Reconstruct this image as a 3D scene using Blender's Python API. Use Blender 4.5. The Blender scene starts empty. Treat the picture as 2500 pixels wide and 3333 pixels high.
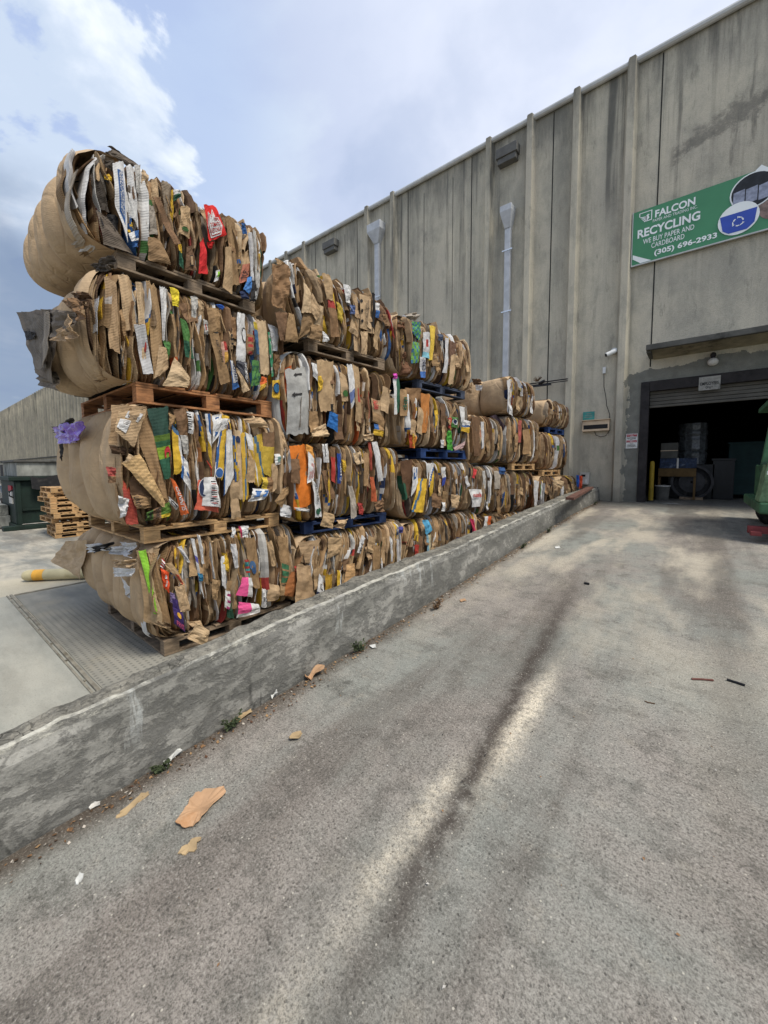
import bpy, bmesh, math, random
import numpy as np
from mathutils import Vector, Matrix, noise
R = math.radians
random.seed(7)
scene = bpy.context.scene
# ---------------------------------------------------------------- camera
F = 1271.; YAW, PIT, ROL = R(38.8), R(4.03), R(-.25); CX, CY = 1247.4, 1612.7; EYE = 1.75
_f = np.array([-math.sin(YAW)*math.cos(PIT), math.cos(YAW)*math.cos(PIT), -math.sin(PIT)])
_r = np.array([math.cos(YAW), math.sin(YAW), 0.]); _u = np.cross(_r, _f)
_c, _s = math.cos(ROL), math.sin(ROL)
CA = _c*_r+_s*_u; CB = -_s*_r+_c*_u
camd = bpy.data.cameras.new('camera'); cam = bpy.data.objects.new('camera', camd)
scene.collection.objects.link(cam); scene.camera = cam
m = Matrix.Identity(4)
for i in range(3):
    m[i][0] = CA[i]; m[i][1] = CB[i]; m[i][2] = -_f[i]
m[2][3] = EYE
cam.matrix_world = m
camd.sensor_fit = 'HORIZONTAL'; camd.sensor_width = 36; camd.lens = F/2500*36
camd.shift_x = (1250-CX)/2500; camd.shift_y = (CY-1666.5)/2500
camd.clip_start = .05; camd.clip_end = 2000
def ray(x, y): return _f+CA*((x-CX)/F)-CB*((y-CY)/F)
ORG = np.array([0, 0, EYE])
def hitY(x, y, v): d = ray(x, y); return ORG+d*(v/d[1])
def hitZ(x, y, v): d = ray(x, y); return ORG+d*((v-EYE)/d[2])
# ---------------------------------------------------------------- light, sky, exposure
SUN_EL, SUN_AZ = R(60), R(92)      # azimuth measured clockwise from +Y
sund = Vector((math.sin(SUN_AZ)*math.cos(SUN_EL), math.cos(SUN_AZ)*math.cos(SUN_EL), math.sin(SUN_EL)))
ld = bpy.data.lights.new('sun', 'SUN'); ld.energy = 2.3; ld.angle = R(20); ld.color = (1, .94, .85)
lo = bpy.data.objects.new('sun', ld); scene.collection.objects.link(lo)
lo.rotation_euler = sund.to_track_quat('Z', 'Y').to_euler()
scene.view_settings.view_transform = 'Standard'; scene.view_settings.look = 'None'
scene.view_settings.gamma = 1; scene.view_settings.exposure = .86
W = bpy.data.worlds.new('World'); scene.world = W; W.use_nodes = True

class NT:
    def __init__(s, tree):
        s.t = tree; s.t.nodes.clear()
    def n(s, typ, ins=None, **kw):
        nd = s.t.nodes.new(typ)
        for k, v in kw.items(): setattr(nd, k, v)
        for k, v in (ins or {}).items(): s.set(nd, k, v)
        return nd
    def set(s, nd, k, v):
        sock = nd.inputs[k]
        if hasattr(v, 'is_output'): s.t.links.new(v, sock)
        elif hasattr(v, 'outputs'): s.t.links.new(v.outputs[0], sock)
        else:
            if isinstance(v, (tuple, list)) and sock.type == 'RGBA' and len(v) == 3: v = (*v, 1)
            sock.default_value = v
    def math(s, op, a, b=0., c=0., clamp=False):
        nd = s.n('ShaderNodeMath', operation=op, use_clamp=clamp)
        s.set(nd, 0, a); s.set(nd, 1, b)
        if op in ('MULTIPLY_ADD', 'SMOOTH_MIN', 'COMPARE'): s.set(nd, 2, c)
        return nd.outputs[0]
    def mix(s, f, a, b, mode='MIX'):
        nd = s.n('ShaderNodeMix', data_type='RGBA', blend_type=mode, clamp_factor=True)
        s.set(nd, 0, f); s.set(nd, 6, a); s.set(nd, 7, b)
        return nd.outputs[2]
    def ss(s, v, a, b, lo=0., hi=1.):
        nd = s.n('ShaderNodeMapRange', interpolation_type='SMOOTHSTEP')
        s.set(nd, 0, v); s.set(nd, 1, a); s.set(nd, 2, b); s.set(nd, 3, lo); s.set(nd, 4, hi)
        return nd.outputs[0]
    def noise(s, vec, scale, detail=4, rough=.55, dist=0.):
        nd = s.n('ShaderNodeTexNoise', {'Vector': vec, 'Scale': scale, 'Detail': detail, 'Roughness': rough, 'Distortion': dist})
        return nd.outputs[0]
    def vor(s, vec, scale, feature='F1', out=0):
        nd = s.n('ShaderNodeTexVoronoi', {'Vector': vec, 'Scale': scale}, feature=feature)
        return nd.outputs[out]
    def mapv(s, vec, scale=(1, 1, 1), rot=(0, 0, 0), loc=(0, 0, 0)):
        return s.n('ShaderNodeMapping', {'Vector': vec, 'Scale': scale, 'Rotation': rot, 'Location': loc}).outputs[0]
    def dot(s, v, d):
        nd = s.n('ShaderNodeVectorMath', operation='DOT_PRODUCT'); s.set(nd, 0, v); nd.inputs[1].default_value = d
        return nd.outputs['Value']
    def sep(s, v):
        return s.n('ShaderNodeSeparateXYZ', {0: v}).outputs

def sky():
    g = NT(W.node_tree)
    d = g.n('ShaderNodeTexCoord').outputs['Generated']
    st = g.n('ShaderNodeTexSky', sky_type='NISHITA', sun_disc=False)
    st.sun_elevation = SUN_EL; st.sun_rotation = SUN_AZ; st.dust_density = 2.5; st.air_density = 1.2
    x, y, z = g.sep(d)
    zz = g.math('ADD', g.math('MAXIMUM', z, 0.), .22)
    cmb = g.n('ShaderNodeCombineXYZ', {0: g.math('DIVIDE', x, zz), 1: g.math('DIVIDE', y, zz), 2: g.math('MULTIPLY', z, .6)}).outputs[0]
    n1 = g.noise(cmb, .75, 9, .5, .55)
    n2 = g.noise(g.mapv(cmb, loc=(7.3, 2.1, 0)), 1.7, 8, .52, .3)
    nn = g.math('ADD', g.math('MULTIPLY', n1, .58), g.math('MULTIPLY', n2, .42))
    cr = g.n('ShaderNodeValToRGB'); e = cr.color_ramp.elements; cr.color_ramp.interpolation = 'EASE'
    e[0].position = .37; e[0].color = (.30, .375, .56, 1); e[1].position = .64; e[1].color = (.80, .86, .93, 1)
    for p, c in ((.44, (.39, .47, .65)), (.50, (.50, .57, .74)), (.56, (.60, .68, .80))):
        k = e.new(p); k.color = (*c, 1)
    g.set(cr, 0, nn)
    def dirof(px, py): v = ray(px, py); return tuple(v/np.linalg.norm(v))
    glow = g.math('MULTIPLY', g.ss(g.dot(d, dirof(2250, -150)), .80, 1.0), g.ss(n2, .34, .60, .55, 1.))
    col = g.mix(g.math('MULTIPLY', glow, .75), cr.outputs[0], (.86, .89, .98))
    wn = g.math('MULTIPLY', g.math('SUBTRACT', nn, .5), .22)
    n3 = g.noise(g.mapv(cmb, loc=(1.3, 4.1, 2)), 2.6, 10, .55, .25)
    cum = g.ss(g.math('ADD', g.dot(d, dirof(-90, 540)), g.math('MULTIPLY', g.math('SUBTRACT', n3, .5), .30)), .950, .962)
    gap = g.ss(g.math('ADD', g.dot(d, dirof(190, 200)), g.math('MULTIPLY', wn, .6)), .93, .99)
    col = g.mix(g.math('MULTIPLY', gap, .55), col, (.33, .45, .72))
    ctex = g.mix(g.ss(n3, .45, .66), (.56, .65, .78), (1.0, 1.03, 1.06))
    col = g.mix(g.math('MULTIPLY', cum, .9), col, ctex)
    drk = g.ss(g.math('ADD', g.dot(d, dirof(-60, 1080)), g.math('MULTIPLY', wn, .8)), .955, .995)
    col = g.mix(g.math('MULTIPLY', drk, .85), col, (.17, .235, .36))
    hz = g.ss(z, .12, .0)
    col = g.mix(g.math('MULTIPLY', hz, .75), col, (.62, .70, .78))
    skyb = g.n('ShaderNodeBackground', {'Color': st, 'Strength': .09})
    clb = g.n('ShaderNodeBackground', {'Color': col, 'Strength': .68})
    ms = g.n('ShaderNodeMixShader', {0: .93, 1: skyb, 2: clb})
    o = g.n('ShaderNodeOutputWorld'); g.t.links.new(ms.outputs[0], o.inputs[0])
sky()
# ---------------------------------------------------------------- materials
def lin(h):
    if isinstance(h, str): h = [int(h[i:i+2], 16)/255 for i in (0, 2, 4)]
    return tuple((c/12.92 if c <= .04045 else ((c+.055)/1.055)**2.4) for c in h[:3])
MATS = {}
def newmat(name):
    m = bpy.data.materials.new(name); m.use_nodes = True; MATS[name] = m
    return m, NT(m.node_tree)
def finish(g, col, rough=.85, bump=None, bs=.3, bd=.01, metal=0., spec=.3):
    b = g.n('ShaderNodeBsdfPrincipled', {'Base Color': col, 'Roughness': rough, 'Metallic': metal, 'Specular IOR Level': spec})
    if bump is not None:
        bn = g.n('ShaderNodeBump', {'Height': bump, 'Strength': bs, 'Distance': bd}); g.t.links.new(bn.outputs[0], b.inputs['Normal'])
    o = g.n('ShaderNodeOutputMaterial'); g.t.links.new(b.outputs[0], o.inputs[0])
def simple(name, col, rough=.8, amt=.25, scale=6., bs=.2, bscale=40., metal=0., stretch=(1, 1, 1), spec=.3, dirt=None):
    m, g = newmat(name)
    if isinstance(col, str): col = lin(col)
    v = g.n('ShaderNodeTexCoord').outputs['Object']; v = g.mapv(v, stretch)
    n = g.noise(v, scale, 6, .6)
    c = g.mix(g.ss(n, .3, .7), tuple(x*(1-amt) for x in col), tuple(min(1, x*(1+amt)) for x in col))
    if dirt:
        c = g.mix(g.ss(g.noise(v, scale*.45, 8, .7), .52, .68), c, lin(dirt))
    finish(g, c, rough, g.noise(v, bscale, 4), bs, .01, metal, spec)
    return m
def mat_sheet():
    m, g = newmat('sheet')
    col = g.n('ShaderNodeVertexColor', layer_name='Col').outputs[0]
    v = g.n('ShaderNodeTexCoord').outputs['Object']
    n = g.noise(v, 7, 6, .65)
    c = g.mix(1., col, g.mix(g.ss(n, .3, .75), (.72, .70, .68), (1.08, 1.07, 1.05)), 'MULTIPLY')
    fib = g.noise(g.mapv(v, (60, 60, 6)), 1, 3)
    c = g.mix(g.math('MULTIPLY', g.ss(fib, .55, .75), .25), c, g.mix(1., c, (.6, .58, .55), 'MULTIPLY'))
    w = g.math('SINE', g.math('MULTIPLY', g.sep(v)[2], 520.))
    h = g.math('ADD', g.math('MULTIPLY', w, .12), g.noise(v, 16, 5, .6))
    finish(g, c, .78, h, .55, .02, 0, .25)
mat_sheet()
def mat_wrap(name, base, k=1.):
    m, g = newmat(name); base = lin(base)
    v = g.n('ShaderNodeTexCoord').outputs['Object']
    n = g.noise(v, 3.2, 7, .65)
    c = g.mix(g.ss(n, .3, .7), tuple(x*.82 for x in base), tuple(x*1.08 for x in base))
    c = g.mix(g.math('MULTIPLY', g.ss(g.noise(g.mapv(v, (1, 1, .35)), 7, 7, .75), .60, .72), .35), c, tuple(x*.5 for x in base))
    wv = g.math('SINE', g.math('MULTIPLY', g.sep(v)[2], 430.))
    cre = g.vor(g.mapv(v, (3.2, 3.2, 1.3)), 1.6, 'DISTANCE_TO_EDGE')
    h = g.math('ADD', g.math('MULTIPLY', wv, .015), g.math('ADD', g.noise(v, 9, 6, .6), g.math('MULTIPLY', g.ss(cre, 0., .07), .25)))
    finish(g, c, .8, h, .55*k, .03, 0, .2)
mat_wrap('wrap_brown', 'B39A7A'); mat_wrap('wrap_grey', 'A9A9A4', .5); mat_wrap('wrap_dark', '6E6458')
simple('wood_new', '9A6B45', .8, .35, 5, .3, 30, stretch=(2, 2, 9), dirt='5A3A26')
simple('wood_old', '7B6B58', .85, .35, 5, .35, 30, stretch=(2, 2, 9), dirt='4A3F33')
simple('wood_pale', 'B08E63', .8, .3, 5, .3, 30, stretch=(2, 2, 9), dirt='6B5238')
simple('wood_blue', '1F3660', .8, .4, 6, .3, 30, dirt='18233A')
simple('wood_navy', '1B2A48', .8, .4, 6, .3, 30, dirt='14181F')
simple('wood_black', '3A4150', .8, .4, 6, .3, 30, dirt='22252B')
simple('core', '1E1812', .95, .4, 8)  # near black: shade of the gaps between sheets put into the colour
simple('wire', '2A2725', .5, .2, 8, metal=.6)
simple('galv', 'B4B7BA', .55, .12, 5, .08, 60, metal=.1)
simple('galv_dull', '5F5E5A', .7, .15, 5, .1, 60, metal=.1)
simple('coping', 'B4B5B2', .5, .12, 3, .1, 20, metal=.2)
simple('roofing', '6C6F73', .8, .15, 3)
simple('frame_dark', '2E2B2B', .8, .25, 4, .2, 30, dirt='1A1818')
simple('shutter', '56534B', .6, .2, 3, .1, 20)
simple('canopy', '54534E', .9, .25, 3, .3, 30, dirt='2E2D2A')
simple('soffit', '8C8470', .9, .25, 3, .3, 30, dirt='4A4538')
simple('inside', '181919', .95, .3, 3)  # room walls near black, indoor darkness painted into the colour
simple('white_plastic', 'D5D6D2', .45, .08, 4, .05)
simple('white_dull', 'B9B6AE', .6, .2, 4, .05)
simple('cream', 'CDB79A', .6, .12, 4, .05)
simple('black', '161718', .4, .2, 6, .05)
simple('cable', '2B2B2A', .6, .2, 6, .05)
simple('banner_green', '478560', .55, .07, 1.2, .02, 4)
simple('banner_dark', '1F6B47', .55, .07, 1.2, .02, 4)
simple('banner_light', '6BAE78', .55, .07, 1.2, .02, 4)
simple('banner_white', 'E4E8E6', .55, .04, 1.2, .02, 4)
simple('banner_black', '23262B', .6, .3, 6, .02, 4)
simple('banner_grey', '8C92A4', .6, .3, 9, .02, 4)
simple('banner_blue', '3650A8', .55, .1, 2, .02, 4)
simple('banner_brown', '7C6A62', .6, .4, 9, .02, 4)
simple('teal_paint', '3F8A84', .6, .25, 5, .05, dirt='9AA9A0')
simple('red_paint', 'A32430', .6, .15, 5, .05)
simple('sign_black', '1A1A1C', .6, .15, 5, .05)
simple('sign_old', '8F8D86', .7, .25, 9, .05, dirt='55534E')
simple('compactor', '16261F', .65, .3, 3, .1, 20, dirt='14231E')
simple('green_machine', '3A5F42', .6, .35, 7, .25, 20, dirt='23352A')
simple('green_pale', '66805F', .7, .4, 9, .25, 20, dirt='3A4A38')
simple('rubber', '1B1B1C', .85, .3, 12, .3, 40, dirt='3A3834')
simple('red_metal', '7E3A3A', .6, .2, 5, .1)
simple('yellow_paint', '8F7722', .6, .25, 5, .1, dirt='7A6822')  # yellow lowered in tone for the dim doorway
simple('bollard_cream', 'B8AE8A', .6, .12, 4, .05, dirt='A79A70')
simple('bollard_orange', 'CE9A3C', .6, .15, 6, .05)
simple('car_paint', '2A3138', .25, .1, 4, .02, spec=.6)
simple('car_glass', '6E8088', .08, .1, 4, .02, spec=.8)
simple('chrome', 'C9CCCE', .25, .1, 4, .02, metal=.9)
simple('blue_carton', '1D2C44', .6, .5, 14, .05, dirt='5A6474')  # blue darkened to stand for the weak light indoors
simple('brown_carton', '5A4628', .8, .2, 5, .1)
simple('film', '9AA0A2', .25, .4, 14, .5, 12, spec=.7)
simple('film_dimmed', '4A4E50', .3, .6, 14, .5, 12, spec=.6)  # plastic film darkened for the shade inside the warehouse
simple('dark_steel', '2E2E30', .4, .3, 6, .1, metal=.5)
simple('teal_dimmed', '17302F', .7, .2, 4, .1)  # teal darkened for the shade inside the warehouse
simple('purple', '6A3FA8', .25, .25, 8, .8, 12, spec=.7)
simple('orange_plastic', 'E0562E', .4, .2, 8, .5, 14)
simple('blue_plastic', '2E5FB0', .4, .2, 8, .5, 14)
simple('leaf', '39422A', .7, .4, 12)
simple('deadleaf', '5C4630', .85, .4, 12)
simple('litter', '7A5E44', .9, .5, 20)
simple('scrap_tan', 'A98868', .85, .15, 9, .4, 30, dirt='A67C56')
simple('scrap_old', 'A08A68', .85, .2, 9, .4, 30)
simple('paper_white', 'C2C2BC', .7, .3, 9, .3, 30)
simple('rail', '7A7568', .7, .3, 8, .3, 30, dirt='5A5444')
simple('plank', '5E4238', .85, .35, 5, .3, 30, stretch=(6, 1, 6))
simple('joint', '2F2F2C', .95, .3, 8)
def emis(name, c, s):
    m, g = newmat(name)
    e = g.n('ShaderNodeEmission', {'Color': (*c, 1), 'Strength': s}); o = g.n('ShaderNodeOutputMaterial'); g.t.links.new(e.outputs[0], o.inputs[0])
emis('lamp_on', (1, .97, .9), 3.)

def mat_wall():
    m, g = newmat('wall')
    p = g.n('ShaderNodeNewGeometry').outputs['Position']; x, y, z = g.sep(p)
    big = g.noise(p, .45, 6, .6)
    c = g.mix(g.ss(big, .35, .65), lin('B7B09F'), lin('C7BFAA'))
    c = g.mix(g.math('MULTIPLY', g.ss(g.noise(g.mapv(p, (1, 1, .5)), 1.9, 8, .7, .3), .42, .68), .45), c, lin('7F7F76'))
    st = g.noise(g.mapv(p, (2.6, 1, .10)), 1., 7, .62, .2)
    st2 = g.noise(g.mapv(p, (7, 1, .22), loc=(3, 0, 9)), 1., 6, .6)
    hi = g.ss(g.math('ADD', z, g.math('MULTIPLY', st2, 3.)), 6.5, 12.2)
    k = g.math('MULTIPLY', g.ss(g.math('ADD', g.math('MULTIPLY', st, .7), g.math('MULTIPLY', st2, .3)), .50, .60), g.math('MULTIPLY', g.math('ADD', g.math('MULTIPLY', hi, .75), .06), g.ss(g.noise(g.mapv(p, (1, 1, .3), loc=(11, 0, 0)), .55, 5, .6), .38, .6)))
    c = g.mix(k, c, lin('454644'))
    vb = g.noise(g.mapv(p, (1.6, 1, .04), loc=(5, 0, 0)), 1., 6, .65)
    c = g.mix(g.math('MULTIPLY', g.ss(vb, .46, .64), .35), c, lin('6E6E67'))
    c = g.mix(g.math('MULTIPLY', g.ss(g.noise(g.mapv(p, (5, 1, 1.2), loc=(2, 0, 4)), 1., 8, .75), .56, .7), .4), c, lin('5C5C57'))
    # mouldy band and run marks on the panel above the banner
    bn = g.math('ADD', z, g.math('MULTIPLY', g.math('SUBTRACT', g.noise(p, 2.2, 9, .78), .5), 1.5))
    bn = g.math('SUBTRACT', bn, g.math('MULTIPLY', x, .25))
    band = g.math('MULTIPLY', g.ss(bn, 8.95, 9.15), g.ss(bn, 9.5, 9.2))
    runs = g.math('MULTIPLY', g.ss(g.noise(g.mapv(p, (4, 1, .35)), 1., 7, .7), .52, .66), g.ss(z, 7.9, 8.6))
    right = g.ss(x, -.85, -.7)
    c = g.mix(g.math('MULTIPLY', right, g.math('MAXIMUM', g.math('MULTIPLY', band, .5), g.math('MULTIPLY', runs, .6))), c, lin('343536'))
    tg = g.ss(g.math('ADD', z, g.math('MULTIPLY', g.math('SUBTRACT', g.noise(g.mapv(p, (3.5, 1, .5)), 1., 7, .7), .5), 4.5)), 10.1, 11.9)
    c = g.mix(g.math('MULTIPLY', tg, .6), c, lin('52524D'))
    c = g.mix(g.ss(x, -26., -34., 0., .35), c, lin('5E5E58'))
    # grey cement repair round the door
    wob = g.math('MULTIPLY', g.math('SUBTRACT', g.noise(p, 3.4, 6, .62), .5), .5)
    e1 = g.ss(g.math('ADD', x, wob), -1.47, -1.46)
    e2 = g.ss(g.math('SUBTRACT', z, g.math('ADD', wob, g.math('MULTIPLY', x, .08))), 4.20, 4.19)
    c = g.mix(g.math('MULTIPLY', e1, g.math('MULTIPLY', e2, .85)), c, g.mix(g.ss(g.noise(p, 5, 6), .35, .65), lin('73756F'), lin('62645F')))
    # darker towards the foot
    ft = g.ss(g.math('ADD', z, wob), 1.35, .8)
    c = g.mix(g.math('MULTIPLY', ft, .5), c, lin('55534C'))
    gr = g.noise(p, 55, 4, .7)
    c = g.mix(g.math('MULTIPLY', g.ss(gr, .45, .7), .22), c, lin('4E4E48'))
    finish(g, c, .92, g.math('ADD', gr, g.math('MULTIPLY', g.noise(p, 9, 5), .6)), .5, .02, 0, .2)
mat_wall()
def gauss(g, v, c, w):
    t = g.math('DIVIDE', g.math('SUBTRACT', v, c), w)
    return g.math('POWER', 2.718, g.math('MULTIPLY', g.math('MULTIPLY', t, t), -1.))
def mat_ramp():
    m, g = newmat('ramp_concrete')
    p = g.n('ShaderNodeNewGeometry').outputs['Position']; x, y, z = g.sep(p)
    big = g.noise(p, .7, 7, .6, .3)
    c = g.mix(g.ss(big, .38, .62), lin('8A8C84'), lin('968F86'))
    c = g.mix(g.math('MULTIPLY', g.ss(g.noise(g.mapv(p, loc=(2, 8, 0)), 5.5, 8, .72), .48, .66), .55), c, lin('52514B'))
    c = g.mix(g.math('MULTIPLY', g.ss(g.noise(g.mapv(p, loc=(8, 1, 0)), 8.5, 7, .7), .55, .7), .35), c, lin('A8A192'))
    c = g.mix(g.math('MULTIPLY', g.ss(g.noise(g.mapv(p, loc=(5, 3, 1)), 1.7, 8, .65), .5, .72), .5), c, lin('6A6A62'))
    trk = g.noise(g.mapv(p, (1.9, .16, 1)), 1., 6, .55, .4)
    c = g.mix(g.math('MULTIPLY', g.ss(trk, .5, .66), .55), c, lin('5F5750'))
    pale = g.noise(g.mapv(p, (1.5, .5, 1), loc=(9, 0, 0)), 1., 6, .6)
    c = g.mix(g.math('MULTIPLY', g.ss(pale, .46, .66), g.ss(y, .8, 6.)), c, lin('B9B09E'))
    jit = g.math('MULTIPLY', g.math('SUBTRACT', g.noise(p, 4, 6, .7), .5), .16)
    xj = g.math('ADD', x, jit)
    cen = g.math('MULTIPLY_ADD', y, -.075, -.635)
    edge = g.math('MULTIPLY', g.ss(y, .35, 1.3, .25, 1.), g.ss(y, 5.5, 2.5))
    lt1 = g.math('MULTIPLY', gauss(g, xj, -.70, .055), gauss(g, y, 2.1, .5))
    lt2 = g.math('MULTIPLY', gauss(g, xj, -.82, .06), g.math('MAXIMUM', gauss(g, y, 1.25, .30), g.math('MULTIPLY', gauss(g, y, .6, .4), .22)))
    spk = g.ss(g.noise(p, 38, 5, .75), .38, .6)
    lt = g.math('MULTIPLY', g.math('MAXIMUM', lt1, g.math('MULTIPLY', lt2, g.ss(g.noise(p, 3.1, 5, .6), .36, .56, .35, 1.))), g.math('MULTIPLY_ADD', spk, .6, .4))
    c = g.mix(g.math('MULTIPLY', lt, 1.5), c, lin('DCD1BB'))
    dk = g.math('MULTIPLY', gauss(g, xj, cen, .06), edge)
    dk = g.math('MULTIPLY', dk, g.ss(g.noise(p, 9, 6, .7), .25, .5))
    c = g.mix(g.math('MULTIPLY', dk, .85), c, lin('3A302A'))
    # second wheel path on the right and oily door threshold
    d2 = g.math('MULTIPLY', gauss(g, xj, .22, .14), g.math('MULTIPLY', g.ss(y, 1., 3.), .35))
    c = g.mix(d2, c, lin('5A534B'))
    thr = g.ss(g.math('ADD', y, g.math('MULTIPLY', jit, 9.)), 9.6, 11.3)
    c = g.mix(g.math('MULTIPLY', thr, .65), c, lin('45443F'))
    gut = g.ss(g.math('ADD', x, jit), -1.82, -2.0)
    c = g.mix(g.math('MULTIPLY', gut, .8), c, lin('4A3D31'))
    broom = g.noise(g.mapv(p, (3, 45, 1), rot=(0, 0, .12)), 1., 5, .65)
    c = g.mix(g.math('MULTIPLY', g.ss(broom, .5, .7), .28), c, lin('5A5851'))
    ov = g.vor(g.n('ShaderNodeVectorMath', {0: p, 1: (0., 0., 0.)}, operation='ADD').outputs[0], 2.1, 'F1', 0)
    spot = g.ss(g.math('ADD', ov, g.math('MULTIPLY', g.noise(p, 14, 6, .7), .22)), .20, .13)
    c = g.mix(g.math('MULTIPLY', spot, .55), c, lin('33312E'))
    # exposed aggregate
    f1 = g.noise(p, 190, 3, .8); f2 = g.noise(g.mapv(p, (1, 1, 1), loc=(4, 4, 4)), 105, 5, .8)
    c = g.mix(g.math('MULTIPLY', g.ss(f1, .48, .62), .45), c, lin('33312C'))
    c = g.mix(g.math('MULTIPLY', g.math('MULTIPLY', g.ss(f2, .50, .60), g.ss(big, .35, .6, .35, .85)), .7), c, lin('3B3934'))
    c = g.mix(g.math('MULTIPLY', g.ss(f2, .45, .36), .45), c, lin('B4B1A7'))
    va = g.vor(p, 75, 'F1', 0); vc = g.sep(g.vor(p, 75, 'F1', 1))[0]
    chips = g.math('MULTIPLY', g.ss(va, .30, .2), g.ss(vc, .955, .975))
    c = g.mix(g.math('MULTIPLY', chips, .6), c, lin('C8C2B2'))
    pits = g.math('MULTIPLY', g.ss(va, .38, .25), g.ss(vc, .16, .12))
    c = g.mix(g.math('MULTIPLY', pits, .4), c, lin('2E2B27'))
    h = g.math('ADD', g.math('MULTIPLY', f1, .4), g.math('ADD', f2, g.math('MULTIPLY', pits, -1.)))
    finish(g, c, .9, h, .6, .008, 0, .2)
mat_ramp()
def mat_yard():
    m, g = newmat('yard_concrete')
    p = g.n('ShaderNodeNewGeometry').outputs['Position']; x, y, z = g.sep(p)
    st = g.noise(g.mapv(p, (.5, 1.9, 1), rot=(0, 0, .35)), 1., 7, .6, .3)
    c = g.mix(g.ss(st, .38, .62), lin('7E7F79'), lin('ABA596'))
    c = g.mix(g.math('MULTIPLY', g.ss(g.noise(p, 1.3, 8, .72), .46, .66), .6), c, lin('68675F'))
    # cleaner, greyer slab in front of the scale
    near = g.math('MULTIPLY', g.ss(y, .95, .85), g.ss(x, -9., -8.))
    c = g.mix(g.math('MULTIPLY', near, .75), c, g.mix(g.ss(g.noise(g.mapv(p, (1, 3, 1)), 1.2, 7, .6), .4, .65), lin('9B9B91'), lin('87877E')))
    pale = g.math('MULTIPLY', g.ss(g.math('ADD', x, g.math('MULTIPLY', st, .15)), -8.45, -8.3), g.ss(x, -7.36, -7.4))
    c = g.mix(g.math('MULTIPLY', pale, .6), c, lin('B8AF98'))
    cw = g.ss(x, -2.75, -2.5)
    c = g.mix(g.math('MULTIPLY', cw, .5), c, lin('BBB3A0'))
    far = g.math('MULTIPLY', g.ss(x, -9.5, -12.5), g.ss(g.noise(g.mapv(p, (.3, 1.5, 1)), 1.5, 7, .7), .38, .6))
    c = g.mix(g.math('MULTIPLY', far, .6), c, lin('5F5B54'))
    gr = g.noise(p, 70, 4, .75)
    c = g.mix(g.math('MULTIPLY', g.ss(gr, .5, .7), .3), c, lin('55534E'))
    finish(g, c, .9, gr, .35, .01, 0, .2)
mat_yard()
def mat_deck():
    m, g = newmat('deck_steel')
    p = g.n('ShaderNodeNewGeometry').outputs['Position']; x, y, z = g.sep(p)
    q = g.mapv(p, (1, 1, 1), rot=(0, 0, R(45)))
    a, b, _ = g.sep(q)
    ca = g.math('SINE', g.math('MULTIPLY', a, 2*math.pi/.075)); cb = g.math('SINE', g.math('MULTIPLY', b, 2*math.pi/.075))
    dia = g.ss(g.math('MULTIPLY', ca, cb), .35, .75)
    zone = g.math('MULTIPLY', g.ss(g.math('ADD', x, g.math('MULTIPLY', g.noise(p, 1.5, 5), .8)), -6.2, -5.4), 1.)
    dia = g.math('MULTIPLY', dia, zone)
    n = g.noise(g.mapv(p, (1, 2.5, 1)), 1.1, 7, .62)
    c = g.mix(g.ss(n, .35, .65), lin('74736B'), lin('8E8B80'))
    c = g.mix(g.math('MULTIPLY', g.ss(g.noise(p, 2.1, 7, .7), .5, .7), .5), c, lin('8F8876'))
    c = g.mix(g.math('MULTIPLY', dia, .6), c, lin('55564F'))
    finish(g, c, .7, g.math('ADD', dia, g.math('MULTIPLY', g.noise(p, 40, 4), .3)), .6, .006, .1, .35)
mat_deck()
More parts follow.
